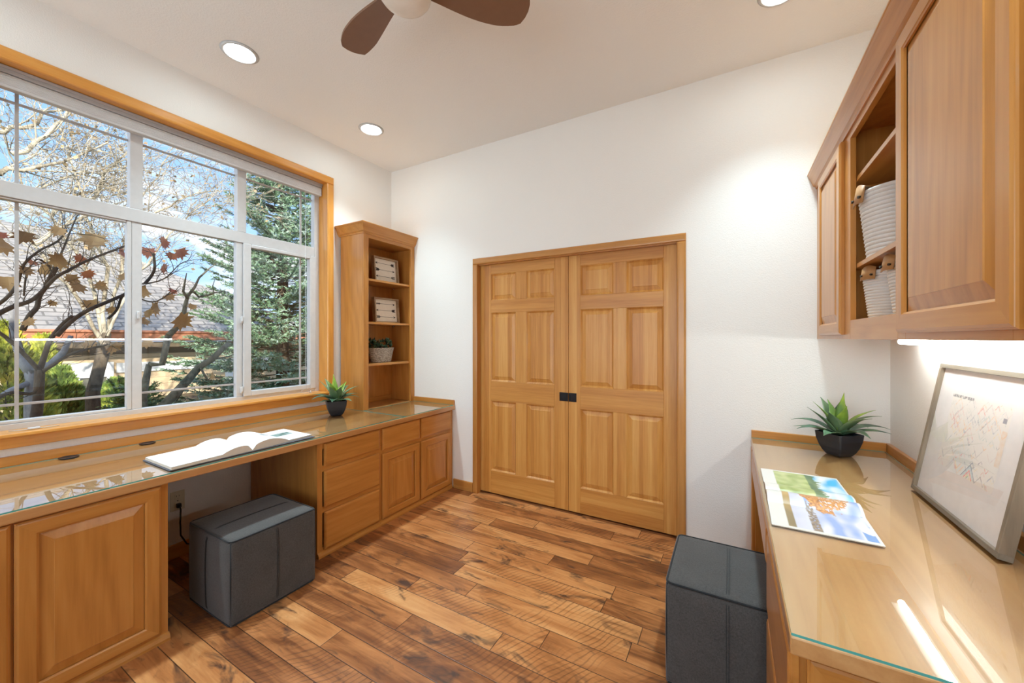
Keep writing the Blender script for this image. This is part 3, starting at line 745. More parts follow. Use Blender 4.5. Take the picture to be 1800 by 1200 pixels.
# ================================================================== UPPER CABINET
UXF = .4295
def upper(y0, y1, label, opening, doors, crown_end):
    c = thing('hanging_cabinet', (.58, (y0 + y1) / 2, 1.36), label, 'wall cabinet')
    z0, z1 = 1.360, 2.262
    mb = MB(); xb = XR - .001
    mb.box((UXF + .0195, y0, z0 + .02), (xb, y0 + .016, z1)); mb.box((UXF + .0195, y1 - .016, z0 + .02), (xb, y1, z1))
    mb.box((xb - .008, y0 + .0162, z0 + .02), (xb, y1 - .0162, z1)); mb.box((UXF + .0195, y0 + .0162, 1.420), (xb - .0082, y1 - .0162, 1.438)); mb.box((UXF + .0195, y0 + .0162, z1 - .018), (xb - .0082, y1 - .0162, z1))
    build('carcass', mb, cabZ, c)
    mb = MB(); F = FNX_(UXF - .0004)
    st = [(y0, y0 + .05), (y1 - .13, y1)] + opening
    for a, b in st: mb.box((UXF, a, z0), (UXF + .019, b, z1), .001)
    edges = sorted(st)
    for (a, b), (a2, b2) in zip(edges, edges[1:]):
        mb.box((UXF, b + .0002, z0), (UXF + .019, a2 - .0002, 1.439), .001, mi=1); mb.box((UXF, b + .0002, 2.195), (UXF + .019, a2 - .0002, z1), .001, mi=1)
    build('face_frame', mb, [cabZ, cabY], c)
    for a0, a1 in doors: cab_door(c, F, a0, a1, 1.380, 2.222, cabY)
    return c
uc = upper(.972, 2.8035, 'wooden wall cabinet with an open centre shelf bay above the right desk', [(1.505, 1.562), (2.088, 2.215)], [(.977, 1.518), (2.176, 2.660)], True)
for z in (2.029, 1.672): build('shelf', MB().box((UXF + .0202, 1.530, z - .018), (XR - .0105, 2.1585, z), .001), cabY, uc)
build('divider', MB().box((UXF + .0195, 2.159, 1.4385), (XR - .0105, 2.175, 2.243)), cabZ, uc)
build('divider', MB().box((UXF + .0195, 1.512, 1.4385), (XR - .0105, 1.5285, 2.243)), cabZ, uc)
for k in range(20):
    z = 1.47 + .032 * k; x = UXF + .07; mb = MB()
    mb.prism(lambda a, b, n: Vector((x + a, n, z + b)), [(.003 * math.cos(q * math.pi / 4), .003 * math.sin(q * math.pi / 4)) for q in range(8)], 2.1580, 2.1588)
    build('pin_hole', mb, BLACK, uc)
uc2 = upper(.05, .9715, 'next wooden wall cabinet running out of frame above the right desk', [], [(.075, .50), (.505, .950)], False)
for y0, y1, c in ((.9722, 2.8035, uc), (.05, .9718, uc2)):
    pr = crown_prof(.045, .088); pr = [(a, b) for a, b in pr]
    mb = MB().sweep(pr, [((UXF - .0004, y0, 2.2245), (-1, 0, 0)), ((UXF - .0004, y1, 2.2245), (-1, 0, 0))])
    build('crown_molding', mb, cabY, c)
# under-cabinet tube light
TUBE = emit('tube_glow', (.95, 1., .97), 24.)
tl = thing('under_cabinet_light', (.66, 1.85, 1.345), 'white tube light fixed under the wall cabinet', 'light')
build('mounting_rail', MB().box((.635, .99, 1.3625), (.700, 2.400, 1.379), .003), VINYL, tl)
build('light_tube', MB().tube([(.668, 1.0, 1.349), (.668, 2.385, 1.349)], .0128, 14), TUBE, tl)
# ================================================================== rope baskets
ROPE = plain('white_cotton_rope', (.80, .80, .80), .85, bump=(220, .4, .002))
LEATH = plain('tan_leather', (.46, .235, .085), .5, bump=(120, .2, .001))
RIV = plain('dark_rivet', (.05, .04, .03), .4, .8)
def make_basket(loc, rz, label, tilt=0.):
    t_ = thing('rope_basket', loc, label, 'basket', 'white rope baskets in the wall cabinet', rz)
    prof = [(.0001, .0), (.078, .0)]; n = 17; hb = .188
    for k in range(n):
        t0 = k / n; r0 = .080 + .020 * t0; dz = hb / n
        for q in range(5):
            an = -math.pi / 2 + math.pi * q / 4; prof.append((r0 + .0052 * math.cos(an), dz * (k + .5) + dz * .5 * math.sin(an) + .0005))
    prof += [(.096, hb), (.088, hb - .02), (.074, .012), (.0001, .012)]
    build('coiled_body', MB().lathe(prof, (0, 0, 0), 36), ROPE, t_, world=False)
    for s_ in (1, -1):
        mb = MB(); n = 8
        outr, mid, inr = [], [], []
        for k in range(n + 1):
            an = (-.30 + .60 * k / n) + (0 if s_ > 0 else math.pi)
            c, s2 = math.cos(an), math.sin(an)
            lift = .010 * math.sin(math.pi * k / n)
            outr.append(Vector((.1125 * c, .1125 * s2, hb - .036 + lift * .3))); mid.append(Vector((.1065 * c, .1065 * s2, hb + .008 + lift))); inr.append(Vector((.086 * c, .086 * s2, hb + .004 + lift * .4)))
        bm = mb.bm
        R = [[bm.verts.new(p) for p in q] for q in (outr, mid, inr)]
        for a, b in zip(R, R[1:]):
            for k in range(n): bm.faces.new((a[k], a[k + 1], b[k + 1], b[k])).smooth = True
        h_ = build('leather_handle', mb, LEATH, t_, world=False, recalc=False)
        md = h_.modifiers.new('thick', 'SOLIDIFY'); md.thickness = .003; md.offset = 1
        for an in (-.2, .2):
            a = an + (0 if s_ > 0 else math.pi)
            mbr = MB().tube([(.112 * math.cos(a), .112 * math.sin(a), hb - .018), (.119 * math.cos(a), .119 * math.sin(a), hb - .018)], .004, 8)
            build('rivet', mbr, RIV, h_, world=False)
    return t_
b1 = make_basket((.568, 1.985, 1.672 + .0008), math.radians(186), 'larger white rope basket with tan leather handles on the upper shelf of the wall cabinet'); b1.scale = (1.30, 1.30, 1.36)
b2 = copy_tree(b1); b2.scale = (1., 1., 1.); b2.location = (.560, 2.040, 1.4385 + .0008); b2.rotation_euler.z = math.radians(205); tag(b2, 'white rope basket at the far left of the lowest cabinet shelf', 'basket', 'white rope baskets in the wall cabinet')
b3 = copy_tree(b2); b3.location = (.575, 1.790, 1.4385 + .0008); b3.rotation_euler.z = math.radians(190); b3.scale = (1.08, 1.08, 1.01); tag(b3, 'white rope basket half hidden by the big door on the lowest cabinet shelf', 'basket', 'white rope baskets in the wall cabinet')
# ================================================================== printed pages
def grid_sheet(fn, nu, nv, colfn, name, mat, parent, gain=1.):
    """fn(s,t)->Vector, colfn(s,t)->rgb ; printed sheet with vertex colours"""
    bm = bmesh.new(); cl = bm.loops.layers.float_color.new('Col')
    V = [[bm.verts.new(fn(i / nu, j / nv)) for j in range(nv + 1)] for i in range(nu + 1)]
    for i in range(nu):
        for j in range(nv):
            f = bm.faces.new((V[i][j], V[i + 1][j], V[i + 1][j + 1], V[i][j + 1])); f.smooth = True
            for lp, (a, b) in zip(f.loops, ((i, j), (i + 1, j), (i + 1, j + 1), (i, j + 1))): lp[cl] = (*[x * gain for x in colfn(a / nu, b / nv)], 1)
    bmesh.ops.translate(bm, verts=bm.verts, vec=-wloc(parent))
    bmesh.ops.recalc_face_normals(bm, faces=bm.faces)
    if sum(f.normal.z * 1 + f.normal.x * -.3 for f in bm.faces) < 0: bmesh.ops.reverse_faces(bm, faces=bm.faces)
    me = bpy.data.meshes.new(name); bm.to_mesh(me); bm.free(); me.materials.append(mat)
    o = bpy.data.objects.new(name, me); COL.objects.link(o); o.parent = parent; return o
PRINT = vcol_mat('printed_page', .35, .15); PRINTM = vcol_mat('printed_matte', .75)
PAGE = plain('white_paper', (.82, .80, .77), .6); PEDGE = plain('page_edges', (.72, .66, .58), .8, bump=(300, .5, .001))
lerp = lambda a, b, t: tuple(x + (y - x) * t for x, y in zip(a, b))
nz = lambda x, y, s: mnoise.noise(Vector((x * s, y * s, 1.7)))
# --- magazine on right desk
mg = thing('open_magazine', (.255, 1.82, GT), 'open magazine with landscape photos on the right desk', 'magazine')
MX0, MX1 = .118, .392
YS = 1.815
def mg_fn(near):
    L = .312
    def fn(s, t):       # s across page from spine outward, t along X
        q = min(1, s * 2.4 + .16); h = .019 * max(0, math.sin(q * math.pi)) ** .9 * (1 if near else .7) * min(1, s * 14 + .12) + .0045 - .002 * s
        y = YS - s * L if near else YS + s * L
        skew = .012 * s if near else -.010 * s
        return Vector((MX0 + (MX1 - MX0) * t - (.004 if near else 0) * s, y + skew * 0, GT + h))
    return fn
def mg_near(s, t):
    # photo is read sideways: t = 0 at desk edge (ground), t -> 1 sky ; s = along horizon
    if t < .17 or t > .975 or s > .955: return (.86, .83, .78)
    k = (t - .17) / .8; n = nz(s, k, 9)
    if k < .10: return lerp((.30, .22, .10), (.62, .40, .14), max(0, min(1, 1 - s * 1.6 + n * .3)))
    if k < .30 and s > .04: c = lerp((.62, .63, .78), (.80, .80, .88), k * 3 + n * .2)
    else:
        cl = max(0, min(1, .45 + 1.6 * mnoise.noise(Vector((s * 3.2, k * 6., 4.))) + .3 * n)); c = lerp((.34, .46, .80), (.92, .90, .92), cl)
        if k > .88 and nz(s, k, 5) > -.05 and s > .35: c = (.22, .38, .72)
    if .29 < k < .40 and s > .22 - n * .1:
        if nz(s, k, 40) > -.25 - (s - .5) * .3 and abs(k - .345) < .03 + .045 * s + .03 * n: c = lerp((.20, .13, .10), (.42, .33, .22), nz(s, k, 30) + .5)
    # autumn tree crown near the spine
    w = .40 * math.sin(max(0, min(1, (k - .22) / .70)) * math.pi) ** .7
    if .18 < k < .93 and s < w * (1 + .4 * nz(s, k, 14)) + .015:
        q = nz(s, k, 38)
        c = lerp((.25, .09, .04), (.86, .42, .14), max(0, min(1, .62 + .9 * q))) if q > -.28 or k < .5 else c
        if k < .36 and abs(s - .05) < .02: c = (.16, .07, .04)
    return c
def mg_far(s, t):
    if t < .17 or t > .975 or s > .96: return (.86, .83, .78)
    k = (t - .17) / .8; n = nz(s + 3, k, 8)
    if k < .52: return lerp((.34, .42, .12), (.62, .66, .30), .5 + n)
    if k < .62 + .10 * abs(nz(s, 2., 18)) * 2: return lerp((.12, .20, .10), (.25, .33, .16), .5 + n)
    cl = max(0, min(1, .5 + 1.5 * mnoise.noise(Vector((s * 4, k * 5., 9.)))))
    return lerp((.10, .52, .86), (.88, .92, .95), cl * (1.25 - .7 * max(0, k - .7) / .3))
grid_sheet(mg_fn(True), 90, 90, mg_near, 'near_page', PRINT, mg, .72)
grid_sheet(mg_fn(False), 80, 80, mg_far, 'far_page', PRINT, mg, .72)
mb = MB()
for near in (True, False):
    fn = mg_fn(near); n = 24
    for k in range(n):
        for t in (0, 1):
            a, b = fn(k / n, t), fn((k + 1) / n, t)
            mb.face([(a.x, a.y, GT), (b.x, b.y, GT), b - Vector((0, 0, .0006)), a - Vector((0, 0, .0006))])
    e0, e1 = fn(1, 0), fn(1, 1)
    mb.face([(e0.x, e0.y, GT), (e1.x, e1.y, GT), e1 - Vector((0, 0, .0006)), e0 - Vector((0, 0, .0006))])
build('page_block', mb, PEDGE, mg, recalc=False)
# --- book on left desk
bkL = thing('open_book', (-2.38, 1.10, GT), 'large open picture book with white pages at the edge of the window desk', 'book')
BXa, BXb, SPY = -2.520, -2.222, 1.105
def bk_fn(left):
    L = .345
    def fn(s, t):
        if left: h = .013 + .020 * (max(0, math.sin(min(1, s * 2.2 + .12) * math.pi)) ** .8 if s < .4 else 0) + .006 * (1 - s)
        else: h = .010 + .032 * (max(0, math.sin(min(1, s * 1.55 + .10) * math.pi)) ** .85 if s < .58 else 0)
        if s < .06: h = h * (s / .06) + .006 * (1 - s / .06)
        y = SPY - s * L if left else SPY + s * L
        return Vector((BXa + (BXb - BXa) * t + (.006 if left else -.018) * s, y, GT + .004 + h))
    return fn
def bk_left(s, t): return (.84, .83, .81)
def bk_right(s, t):
    c = (.84, .83, .81)
    def inb(a, b, p, q): return a < s < b and p < t < q
    if inb(.36, .60, .36, .58): c = lerp((.10, .13, .15), (.34, .40, .42), .5 + nz(s, t, 22))
    elif inb(.56, .90, .30, .56): c = lerp((.07, .13, .10), (.36, .44, .42), .5 + nz(s + 2, t, 16))
    elif inb(.08, .32, .60, .70): c = (.62, .66, .70)
    return c
grid_sheet(bk_fn(True), 40, 8, bk_left, 'left_page', PRINTM, bkL)
grid_sheet(bk_fn(False), 60, 40, bk_right, 'right_page', PRINTM, bkL)
mb = MB()
for left in (True, False):
    fn = bk_fn(left); n = 30
    for t in (0, 1):
        for k in range(n):
            a, b = fn(k / n, t), fn((k + 1) / n, t)
            mb.face([(a.x, a.y, GT + .004), (b.x, b.y, GT + .004), b - Vector((0, 0, .0006)), a - Vector((0, 0, .0006))])
    a, b = fn(1, 0), fn(1, 1); mb.face([(a.x, a.y, GT + .004), (b.x, b.y, GT + .004), b - Vector((0, 0, .0006)), a - Vector((0, 0, .0006))])
build('page_block', mb, PEDGE, bkL, recalc=False)
mb = MB().box((BXa - .006, SPY - .352, GT), (BXb + .006, SPY + .352, GT + .0035), .0012)
build('hard_cover', mb, plain('grey_cloth_cover', (.10, .10, .12), .7), bkL)
# ================================================================== framed print on right desk
fp = thing('framed_print', (.64, 1.85, GT), 'pewter framed abstract print with a wide white mat leaning on the right wall', 'framed picture')
FH = .508; fy0, fy1 = 1.562, 2.142
lean = math.atan2(.085, .50)
bx = .6265
def FF(a, b, n):    # a=Y, b=up along the leaning frame, n=towards the room
    return Vector((bx + .030 * math.cos(lean) * 0 + b * math.sin(lean) - n * math.cos(lean) + .030 * math.cos(lean), a, GT + .0062 + b * math.cos(lean) + n * math.sin(lean) - .030 * math.sin(lean)))
PEW = wood('pewter_wood', (.11, .09, .066), (.20, .17, .13), (.31, .27, .22), 'Y', rough=.45, coat=0)
PEWZ = wood('pewter_wood_upright', (.13, .10, .07), (.25, .20, .145), (.36, .30, .23), 'Z', rough=.45, coat=0)
fb = .016
for nm, a0, a1, b0, b1, m in (('frame_rail', fy0, fy1, 0, fb, PEW), ('frame_rail', fy0, fy1, FH - fb, FH, PEW), ('frame_stile', fy0, fy0 + fb, fb + .0002, FH - fb - .0002, PEWZ), ('frame_stile', fy1 - fb, fy1, fb + .0002, FH - fb - .0002, PEWZ)):
    build(nm, MB().loft(FF, (a0, b0, a1, b1), [(0, 0), (0, .0290), (.001, .030)], cap0=True), m, fp)
build('mat_board', MB().prism(FF, [(fy0 + fb, fb), (fy1 - fb, fb), (fy1 - fb, FH - fb), (fy0 + fb, FH - fb)], .010, .018), plain('white_mat', (.80, .80, .81), .7), fp)
r = random.Random(21)
chev = []
for k in range(110):
    chev.append((r.random(), r.random(), r.uniform(.03, .13), r.choice([-1, 1]), r.uniform(.004, .010), r.choice([(.75, .30, .28), (.86, .55, .30), (.30, .36, .46), (.55, .66, .64), (.88, .72, .40), (.70, .55, .56), (.35, .34, .40)]), r.uniform(.45, .9)))
chev += [(.60, .02, .17, 1, .010, (.22, .30, .40), .95), (.60, .02, .135, 1, .016, (.45, .62, .66), .75), (.60, .02, .095, 1, .013, (.86, .28, .24), .9), (.60, .02, .055, 1, .011, (.85, .60, .25), .8), (.60, .02, .03, 1, .009, (.30, .50, .30), .8), (.05, .0, .11, 1, .010, (.72, .40, .46), .5), (.30, .0, .16, 1, .008, (.45, .42, .55), .5), (.95, .05, .12, -1, .012, (.40, .40, .62), .7), (.97, .06, .16, -1, .010, (.80, .68, .34), .6)]
def art(s, t):   # s: 0 = left in the photo (far end) .. 1 near ; t: 0 bottom .. 1 top
    c = (.83, .82, .79)
    wash = max(0, nz(s, t, 2.6)); c = lerp(c, (.66, .71, .73), min(.6, wash * 1.4) * (1 if t < .62 else .3))
    for cx, cy, rr_, sg, w, k, al in chev:
        d = abs((t - cy) * sg + abs(s - cx) * 1.5 - rr_)
        if abs(s - cx) < rr_ * .72 and d < w: c = lerp(c, k, max(0, min(1, al * (.75 + 1.1 * nz(s, t, 26)))) if al < .9 else al)
    if t > .965 and s < .40 and nz(s * 3, t, 30) > -.2: c = (.25, .25, .27)
    if .90 < s < .96 and .80 < t < .86: c = (.30, .30, .36)
    if s > .93 and .30 < t < .72: c = lerp(c, (.80, .62, .46), .45 + .5 * nz(s, t, 20))
    return tuple(max(0, min(1, x)) for x in c)
ay0, ay1, ab0, ab1 = 1.675, 2.020, .145, .405
grid_sheet(lambda s, t: FF(ay1 + (ay0 - ay1) * s, ab0 + (ab1 - ab0) * t, .0185), 150, 120, art, 'abstract_print', PRINTM, fp)
mb = MB(); mb.face([FF(fy0 + fb, fb, .0235), FF(fy1 - fb, fb, .0235), FF(fy1 - fb, FH - fb, .0235), FF(fy0 + fb, FH - fb, .0235)])
for f_ in mb.bm.faces:
    f_.normal_update()
    if f_.normal.x > 0: f_.normal_flip()
build('picture_glass', mb, GLASSP, fp, recalc=False)

# ================================================================== CEILING FAN
fan = thing('ceiling_fan', (-1.152, 1.146, 2.80), 'brown three-blade ceiling fan with a frosted globe', 'ceiling fan')
NICK = plain('brushed_nickel', (.55, .52, .48), .35, .8)
BLADE = plain('walnut_blade', (.20, .105, .062), .5)
GLOBE = plain('frosted_globe', (.80, .76, .70), .3)
fx, fy_ = fan.location.x, fan.location.y
build('ceiling_canopy', MB().lathe([(.0001, 3.0495), (.075, 3.0495), (.075, 3.03), (.05, 2.985), (.02, 2.97), (.02, 2.90), (.0001, 2.90)], (fx, fy_, 0), 32), NICK, fan)
build('motor_housing', MB().lathe([(.0001, 2.899), (.06, 2.899), (.105, 2.87), (.115, 2.83), (.112, 2.79), (.100, 2.765), (.0001, 2.765)], (fx, fy_, 0), 40), NICK, fan)
build('light_globe', MB().lathe([(.098, 2.764), (.103, 2.758), (.103, 2.751), (.092, 2.736), (.070, 2.724), (.040, 2.717), (.0001, 2.715)], (fx, fy_, 0), 40), GLOBE, fan)
T1 = onZ(619, 93, 2.80)
az0 = math.atan2(T1.y - fy_, T1.x - fx)
for k in range(3):
    R = Matrix.Rotation(az0 + k * 2 * math.pi / 3, 3, 'Z'); n = 18; rows = []
    for i in range(n + 1):
        s = i / n; rad = .090 + .433 * s
        w = .040 + .040 * math.sin(min(1, s * 1.35) * math.pi * .5) ** 1.3 - .022 * max(0, (s - .72) / .28) ** 1.6
        bow = .014 * math.sin(s * math.pi)
        cut = .026 * max(0, (s - .9) / .1)
        rows.append([Vector((rad - cut * .7 * (q * q * .8 + q * .25), q * w + bow, -q * w * .20)) for q in (-1, -.5, 0, .5, 1)])
    bm = bmesh.new(); V = [[bm.verts.new(R @ p + Vector((0, 0, 2.805))) for p in rr_] for rr_ in rows]
    for v_ in bm.verts: v_.co.x += fx; v_.co.y += fy_
    for a, b in zip(V, V[1:]):
        for q in range(4): bm.faces.new((a[q], a[q + 1], b[q + 1], b[q]))
    mbx = MB(); mbx.bm.free(); mbx.bm = bm
    o = build('fan_blade', mbx, BLADE, fan); md = o.modifiers.new('thick', 'SOLIDIFY'); md.thickness = .009; md.offset = 0
# ================================================================== DOWNLIGHTS
LENS = emit('lamp_lens', (.86, 1., 1.02), 34.)
RING = plain('white_ring', (.58, .575, .57), .5)
spots = [(-2.523, 1.185, 'recessed downlight nearest the window, second from the corner'), (-2.527, 2.145, 'recessed downlight near the far left corner'), (onZ(1372, -17, ZC).x, onZ(1372, -17, ZC).y, 'recessed downlight above the open cabinet, cut by the top edge'),
         (.19, .70, 'added fill downlight above the right desk, out of view'), (-2.523, .10, 'added fill downlight over the near window desk, out of view')]  # this pair is added out of view to even out the room light
proto = None
for x, y, lb in spots:
    if proto is None:
        t_ = thing('recessed_downlight', (x, y, ZC), lb, 'downlight', 'recessed ceiling downlights')
        build('trim_ring', MB().lathe([(.0725, -.0005), (.074, -.003), (.080, -.0085), (.084, -.0085), (.097, -.0005)], (0, 0, 0), 40), RING, t_, world=False)
        build('lamp_lens', MB().lathe([(.0720, -.0006), (.068, -.0026), (.045, -.0042), (.0001, -.0050)], (0, 0, 0), 32), LENS, t_, world=False)
        proto = t_
    else:
        t_ = copy_tree(proto); t_.location = (x, y, ZC); tag(t_, lb, 'downlight', 'recessed ceiling downlights')
for x, y, lb in spots:
    L_ = bpy.data.lights.new('downlight_beam', 'SPOT'); L_.energy = 96.; L_.color = (.79, 1., 1.08); L_.spot_size = math.radians(101); L_.spot_blend = 1.; L_.shadow_soft_size = .06
    lo_ = bpy.data.objects.new('downlight_beam', L_); COL.objects.link(lo_); lo_.location = (x, y, ZC - .012)
# ================================================================== OUTDOORS
def at(u, v, X): return onX(u, v, X)
m, nt, b, _ = new_mat('leaf_litter_ground'); g = G(nt); v = g.obj(False)
n1 = g.noise(v, 9, 5, .7); n2 = g.noise(v, 2, 3)
g.put(b.inputs['Base Color'], g.mix(g.maprange(n2, .4, .6), g.ramp(n1, [(.3, (.03, .022, .016)), (.5, (.12, .08, .05)), (.7, (.30, .22, .15))]), g.ramp(n1, [(.3, (.03, .05, .015)), (.7, (.16, .17, .06))])))
b.inputs['Roughness'].default_value = .95; g.put(b.inputs['Normal'], g.bump(n1, 1., .03)); GROUND = m
mb = MB()
n = 24
gv = [[mb.bm.verts.new((XL - .16 - 40 * (i / n) ** 1.6, -14 + 44 * j / n, -.25 + .32 * min(1, i / n * 2.2) + .05 * mnoise.noise(Vector((i * .7, j * .7, 0))))) for j in range(n + 1)] for i in range(n + 1)]
for i in range(n):
    for j in range(n): mb.bm.faces.new((gv[i][j], gv[i + 1][j], gv[i + 1][j + 1], gv[i][j + 1]))
o = build('ground', mb, GROUND); tag(o, 'brown leaf-littered ground outside the window', 'ground', kind='structure')
if o.data.polygons[0].normal.z < 0: o.data.flip_normals()
# ---- neighbour house
m, nt, b, _ = new_mat('roof_shingles'); g = G(nt); v = g.obj(False); s = g.sep(v)
bt = g.n('ShaderNodeTexBrick'); g.put(bt.inputs['Vector'], g.comb(s[1], g.math('MULTIPLY', s[2], 1.9), 0.)); bt.inputs['Scale'].default_value = 1.
bt.inputs['Brick Width'].default_value = .34; bt.inputs['Row Height'].default_value = .17; bt.inputs['Mortar Size'].default_value = .020; bt.inputs['Mortar Smooth'].default_value = .3
bt.inputs['Color1'].default_value = (.37, .335, .29, 1); bt.inputs['Color2'].default_value = (.26, .24, .22, 1); bt.inputs['Mortar'].default_value = (.10, .09, .08, 1)
g.put(b.inputs['Base Color'], g.mix(g.math('MULTIPLY', g.noise(v, 3, 4), .5), bt.outputs[0], (.30, .30, .27))); b.inputs['Roughness'].default_value = .9; SHING = m
m, nt, b, _ = new_mat('lap_siding'); g = G(nt); v = g.obj(False); s = g.sep(v)
fr = g.math('FRACT', g.math('DIVIDE', s[2], .155))
g.put(b.inputs['Base Color'], g.mix(g.maprange(fr, .0, .10), (.30, .21, .12), g.mix(g.noise(v, 4, 3), (.60, .44, .26), (.68, .52, .33)))); b.inputs['Roughness'].default_value = .8
g.put(b.inputs['Normal'], g.bump(fr, .6, .02)); SIDE = m
COPPER = plain('copper_gutter', (.42, .17, .09), .45, .2); SOFF = plain('brown_soffit', (.13, .095, .05), .8); WTRIM = plain('white_house_trim', (.85, .85, .83), .6)
HX = -11.0
hs = thing('neighbour_house', (HX - 3, 2.5, 0), 'tan sided house with a grey shingle roof and copper gutter across the garden', 'house')
build('siding_wall', MB().box((HX - 9.4, -9.5, -.3), (HX - .50, 6.70, 1.16)), SIDE, hs)
ez, rz_, rx = 1.53, 4.23, -4.5
mb = MB()
A = [Vector((HX, -10.0, ez)), Vector((HX, 7.5, ez)), Vector((HX - 9., 7.5, ez)), Vector((HX - 9., -10.0, ez))]
R0, R1 = Vector((HX + rx, -5.5, rz_)), Vector((HX + rx, 3.0, rz_))
dn = Vector((0, 0, -.10))
mb.face([A[0], A[1], R1, R0]); mb.face([A[1], A[2], R1]); mb.face([A[2], A[3], R0, R1]); mb.face([A[3], A[0], R0]); mb.face([a + dn for a in A])
for k in range(4): mb.face([A[k], A[(k + 1) % 4], A[(k + 1) % 4] + dn, A[k] + dn])
build('shingle_roof', mb, SHING, hs)
mb = MB().prism(lambda a, b, n: Vector((HX + a, n, b)), [(.001, ez - .02), (.12, ez - .0), (.13, ez - .045), (.10, ez - .07), (.11, ez - .20), (.07, ez - .23), (.001, ez - .23)], -10.0, 7.55)
build('copper_gutter', mb, COPPER, hs)
build('brown_soffit', MB().box((HX - .499, -10.0, 1.17), (HX + .0, 7.4, 1.29)).box((HX - .50, -10.0, 1.02), (HX - .45, 7.0, 1.1695)), SOFF, hs)
build('white_band', MB().box((HX - .4995, 3.0, .62), (HX - .46, 6.2, .83)), WTRIM, hs)
w_ = build('white_window_frame', MB().box((HX - .4995, 1.65, .55), (HX - .44, 2.95, .86)).box((HX - .4995, 1.65, -.25), (HX - .44, 1.75, .5499)).box((HX - .4995, 2.36, -.25), (HX - .44, 2.46, .5499)).box((HX - .4995, 2.85, -.25), (HX - .44, 2.95, .5499)), WTRIM, hs)
build('window_glass_panel', MB().box((HX - .4995, 1.76, -.25), (HX - .485, 2.84, .549)), plain('dark_house_window', (.16, .16, .13), .15), w_)
build('corner_board', MB().box((HX - .4995, 5.05, -.25), (HX - .45, 5.22, .48)), WTRIM, hs)
# ---- bark materials
def bark(name, c0, c1, sc=18):
    m, nt, b, _ = new_mat(name); g = G(nt); v = g.obj()
    n = g.noise(g.mapping(v, (1, 1, .5)), sc, 4, .65)
    g.put(b.inputs['Base Color'], g.ramp(n, [(.36, c0), (.62, c1)])); b.inputs['Roughness'].default_value = .9
    g.put(b.inputs['Normal'], g.bump(n, .7, .01)); return m
SYC = bark('pale_mottled_bark', (.15, .12, .075), (.54, .47, .34), 9); DARKB = bark('dark_brown_bark', (.035, .026, .018), (.10, .078, .05)); MOSS = bark('mossy_bark', (.05, .052, .03), (.16, .14, .09)); TRUNKB = bark('dark_ridged_bark', (.04, .030, .018), (.11, .085, .055)); GREYB = bark('grey_bark', (.10, .10, .10), (.27, .265, .25), 8)
LEAFT = leaf_mat('dry_tan_leaf', (.30, .19, .09), (.50, .37, .20), .7, 6); LEAFR = leaf_mat('rust_red_leaf', (.36, .07, .03), (.58, .20, .07), .6, 5); LEAFB = leaf_mat('brown_leaf', (.32, .16, .05), (.58, .34, .12), .6, 5)
# ---- bare branching generator
def grow(mb, tips, p, d, L, r, depth, rnd, up=.10, spread=.75, minr=.0035, wig=.16, kids=(2, 3)):
    pts = [p]; rad = [r]; n = 4
    for i in range(n):
        d = (d + Vector((rnd.uniform(-1, 1), rnd.uniform(-1, 1), rnd.uniform(-1, 1) + up)) * wig).normalized()
        p = p + d * (L / n); pts.append(p); rad.append(max(minr, r * (1 - .38 * (i + 1) / n)))
    mb.tube(pts, rad, 7 if r > .03 else (5 if r > .012 else 3), cap=False)
    if depth <= 0:
        tips.append((p, d)); return
    k = rnd.randint(*kids)
    for j in range(k):
        ax = d.orthogonal().normalized(); ax = Matrix.Rotation(rnd.uniform(0, 6.283), 3, d) @ ax
        a = spread * rnd.uniform(.45, 1.1) if (j or rnd.random() < .5) else spread * .25
        nd = (Matrix.Rotation(a, 3, ax) @ d).normalized()
        grow(mb, tips, p, nd, L * rnd.uniform(.66, .88), rad[-1] * (.86 if j == 0 else rnd.uniform(.55, .75)), depth - 1, rnd, up, spread, minr, wig, kids)
    for i in (1, 2, 3):      # side twigs
        if rnd.random() < .75:
            ax = Matrix.Rotation(rnd.uniform(0, 6.283), 3, d) @ d.orthogonal().normalized()
            nd = (Matrix.Rotation(rnd.uniform(.6, 1.2), 3, ax) @ d).normalized()
            grow(mb, tips, pts[i], nd, L * rnd.uniform(.35, .6), max(minr, rad[i] * .35), min(depth - 1, 1) if depth > 1 else 0, rnd, up, spread, minr, wig, (1, 2))
def small_leaf(mb, p, s, rnd, mi=0):
    a = Vector((rnd.uniform(-1, 1), rnd.uniform(-1, 1), rnd.uniform(-1, .4))).normalized(); c = a.orthogonal().normalized() * s * .45
    f = mb.face([p, p + a * s * .5 + c, p + a * s, p + a * s * .5 - c]); f.material_index = mi
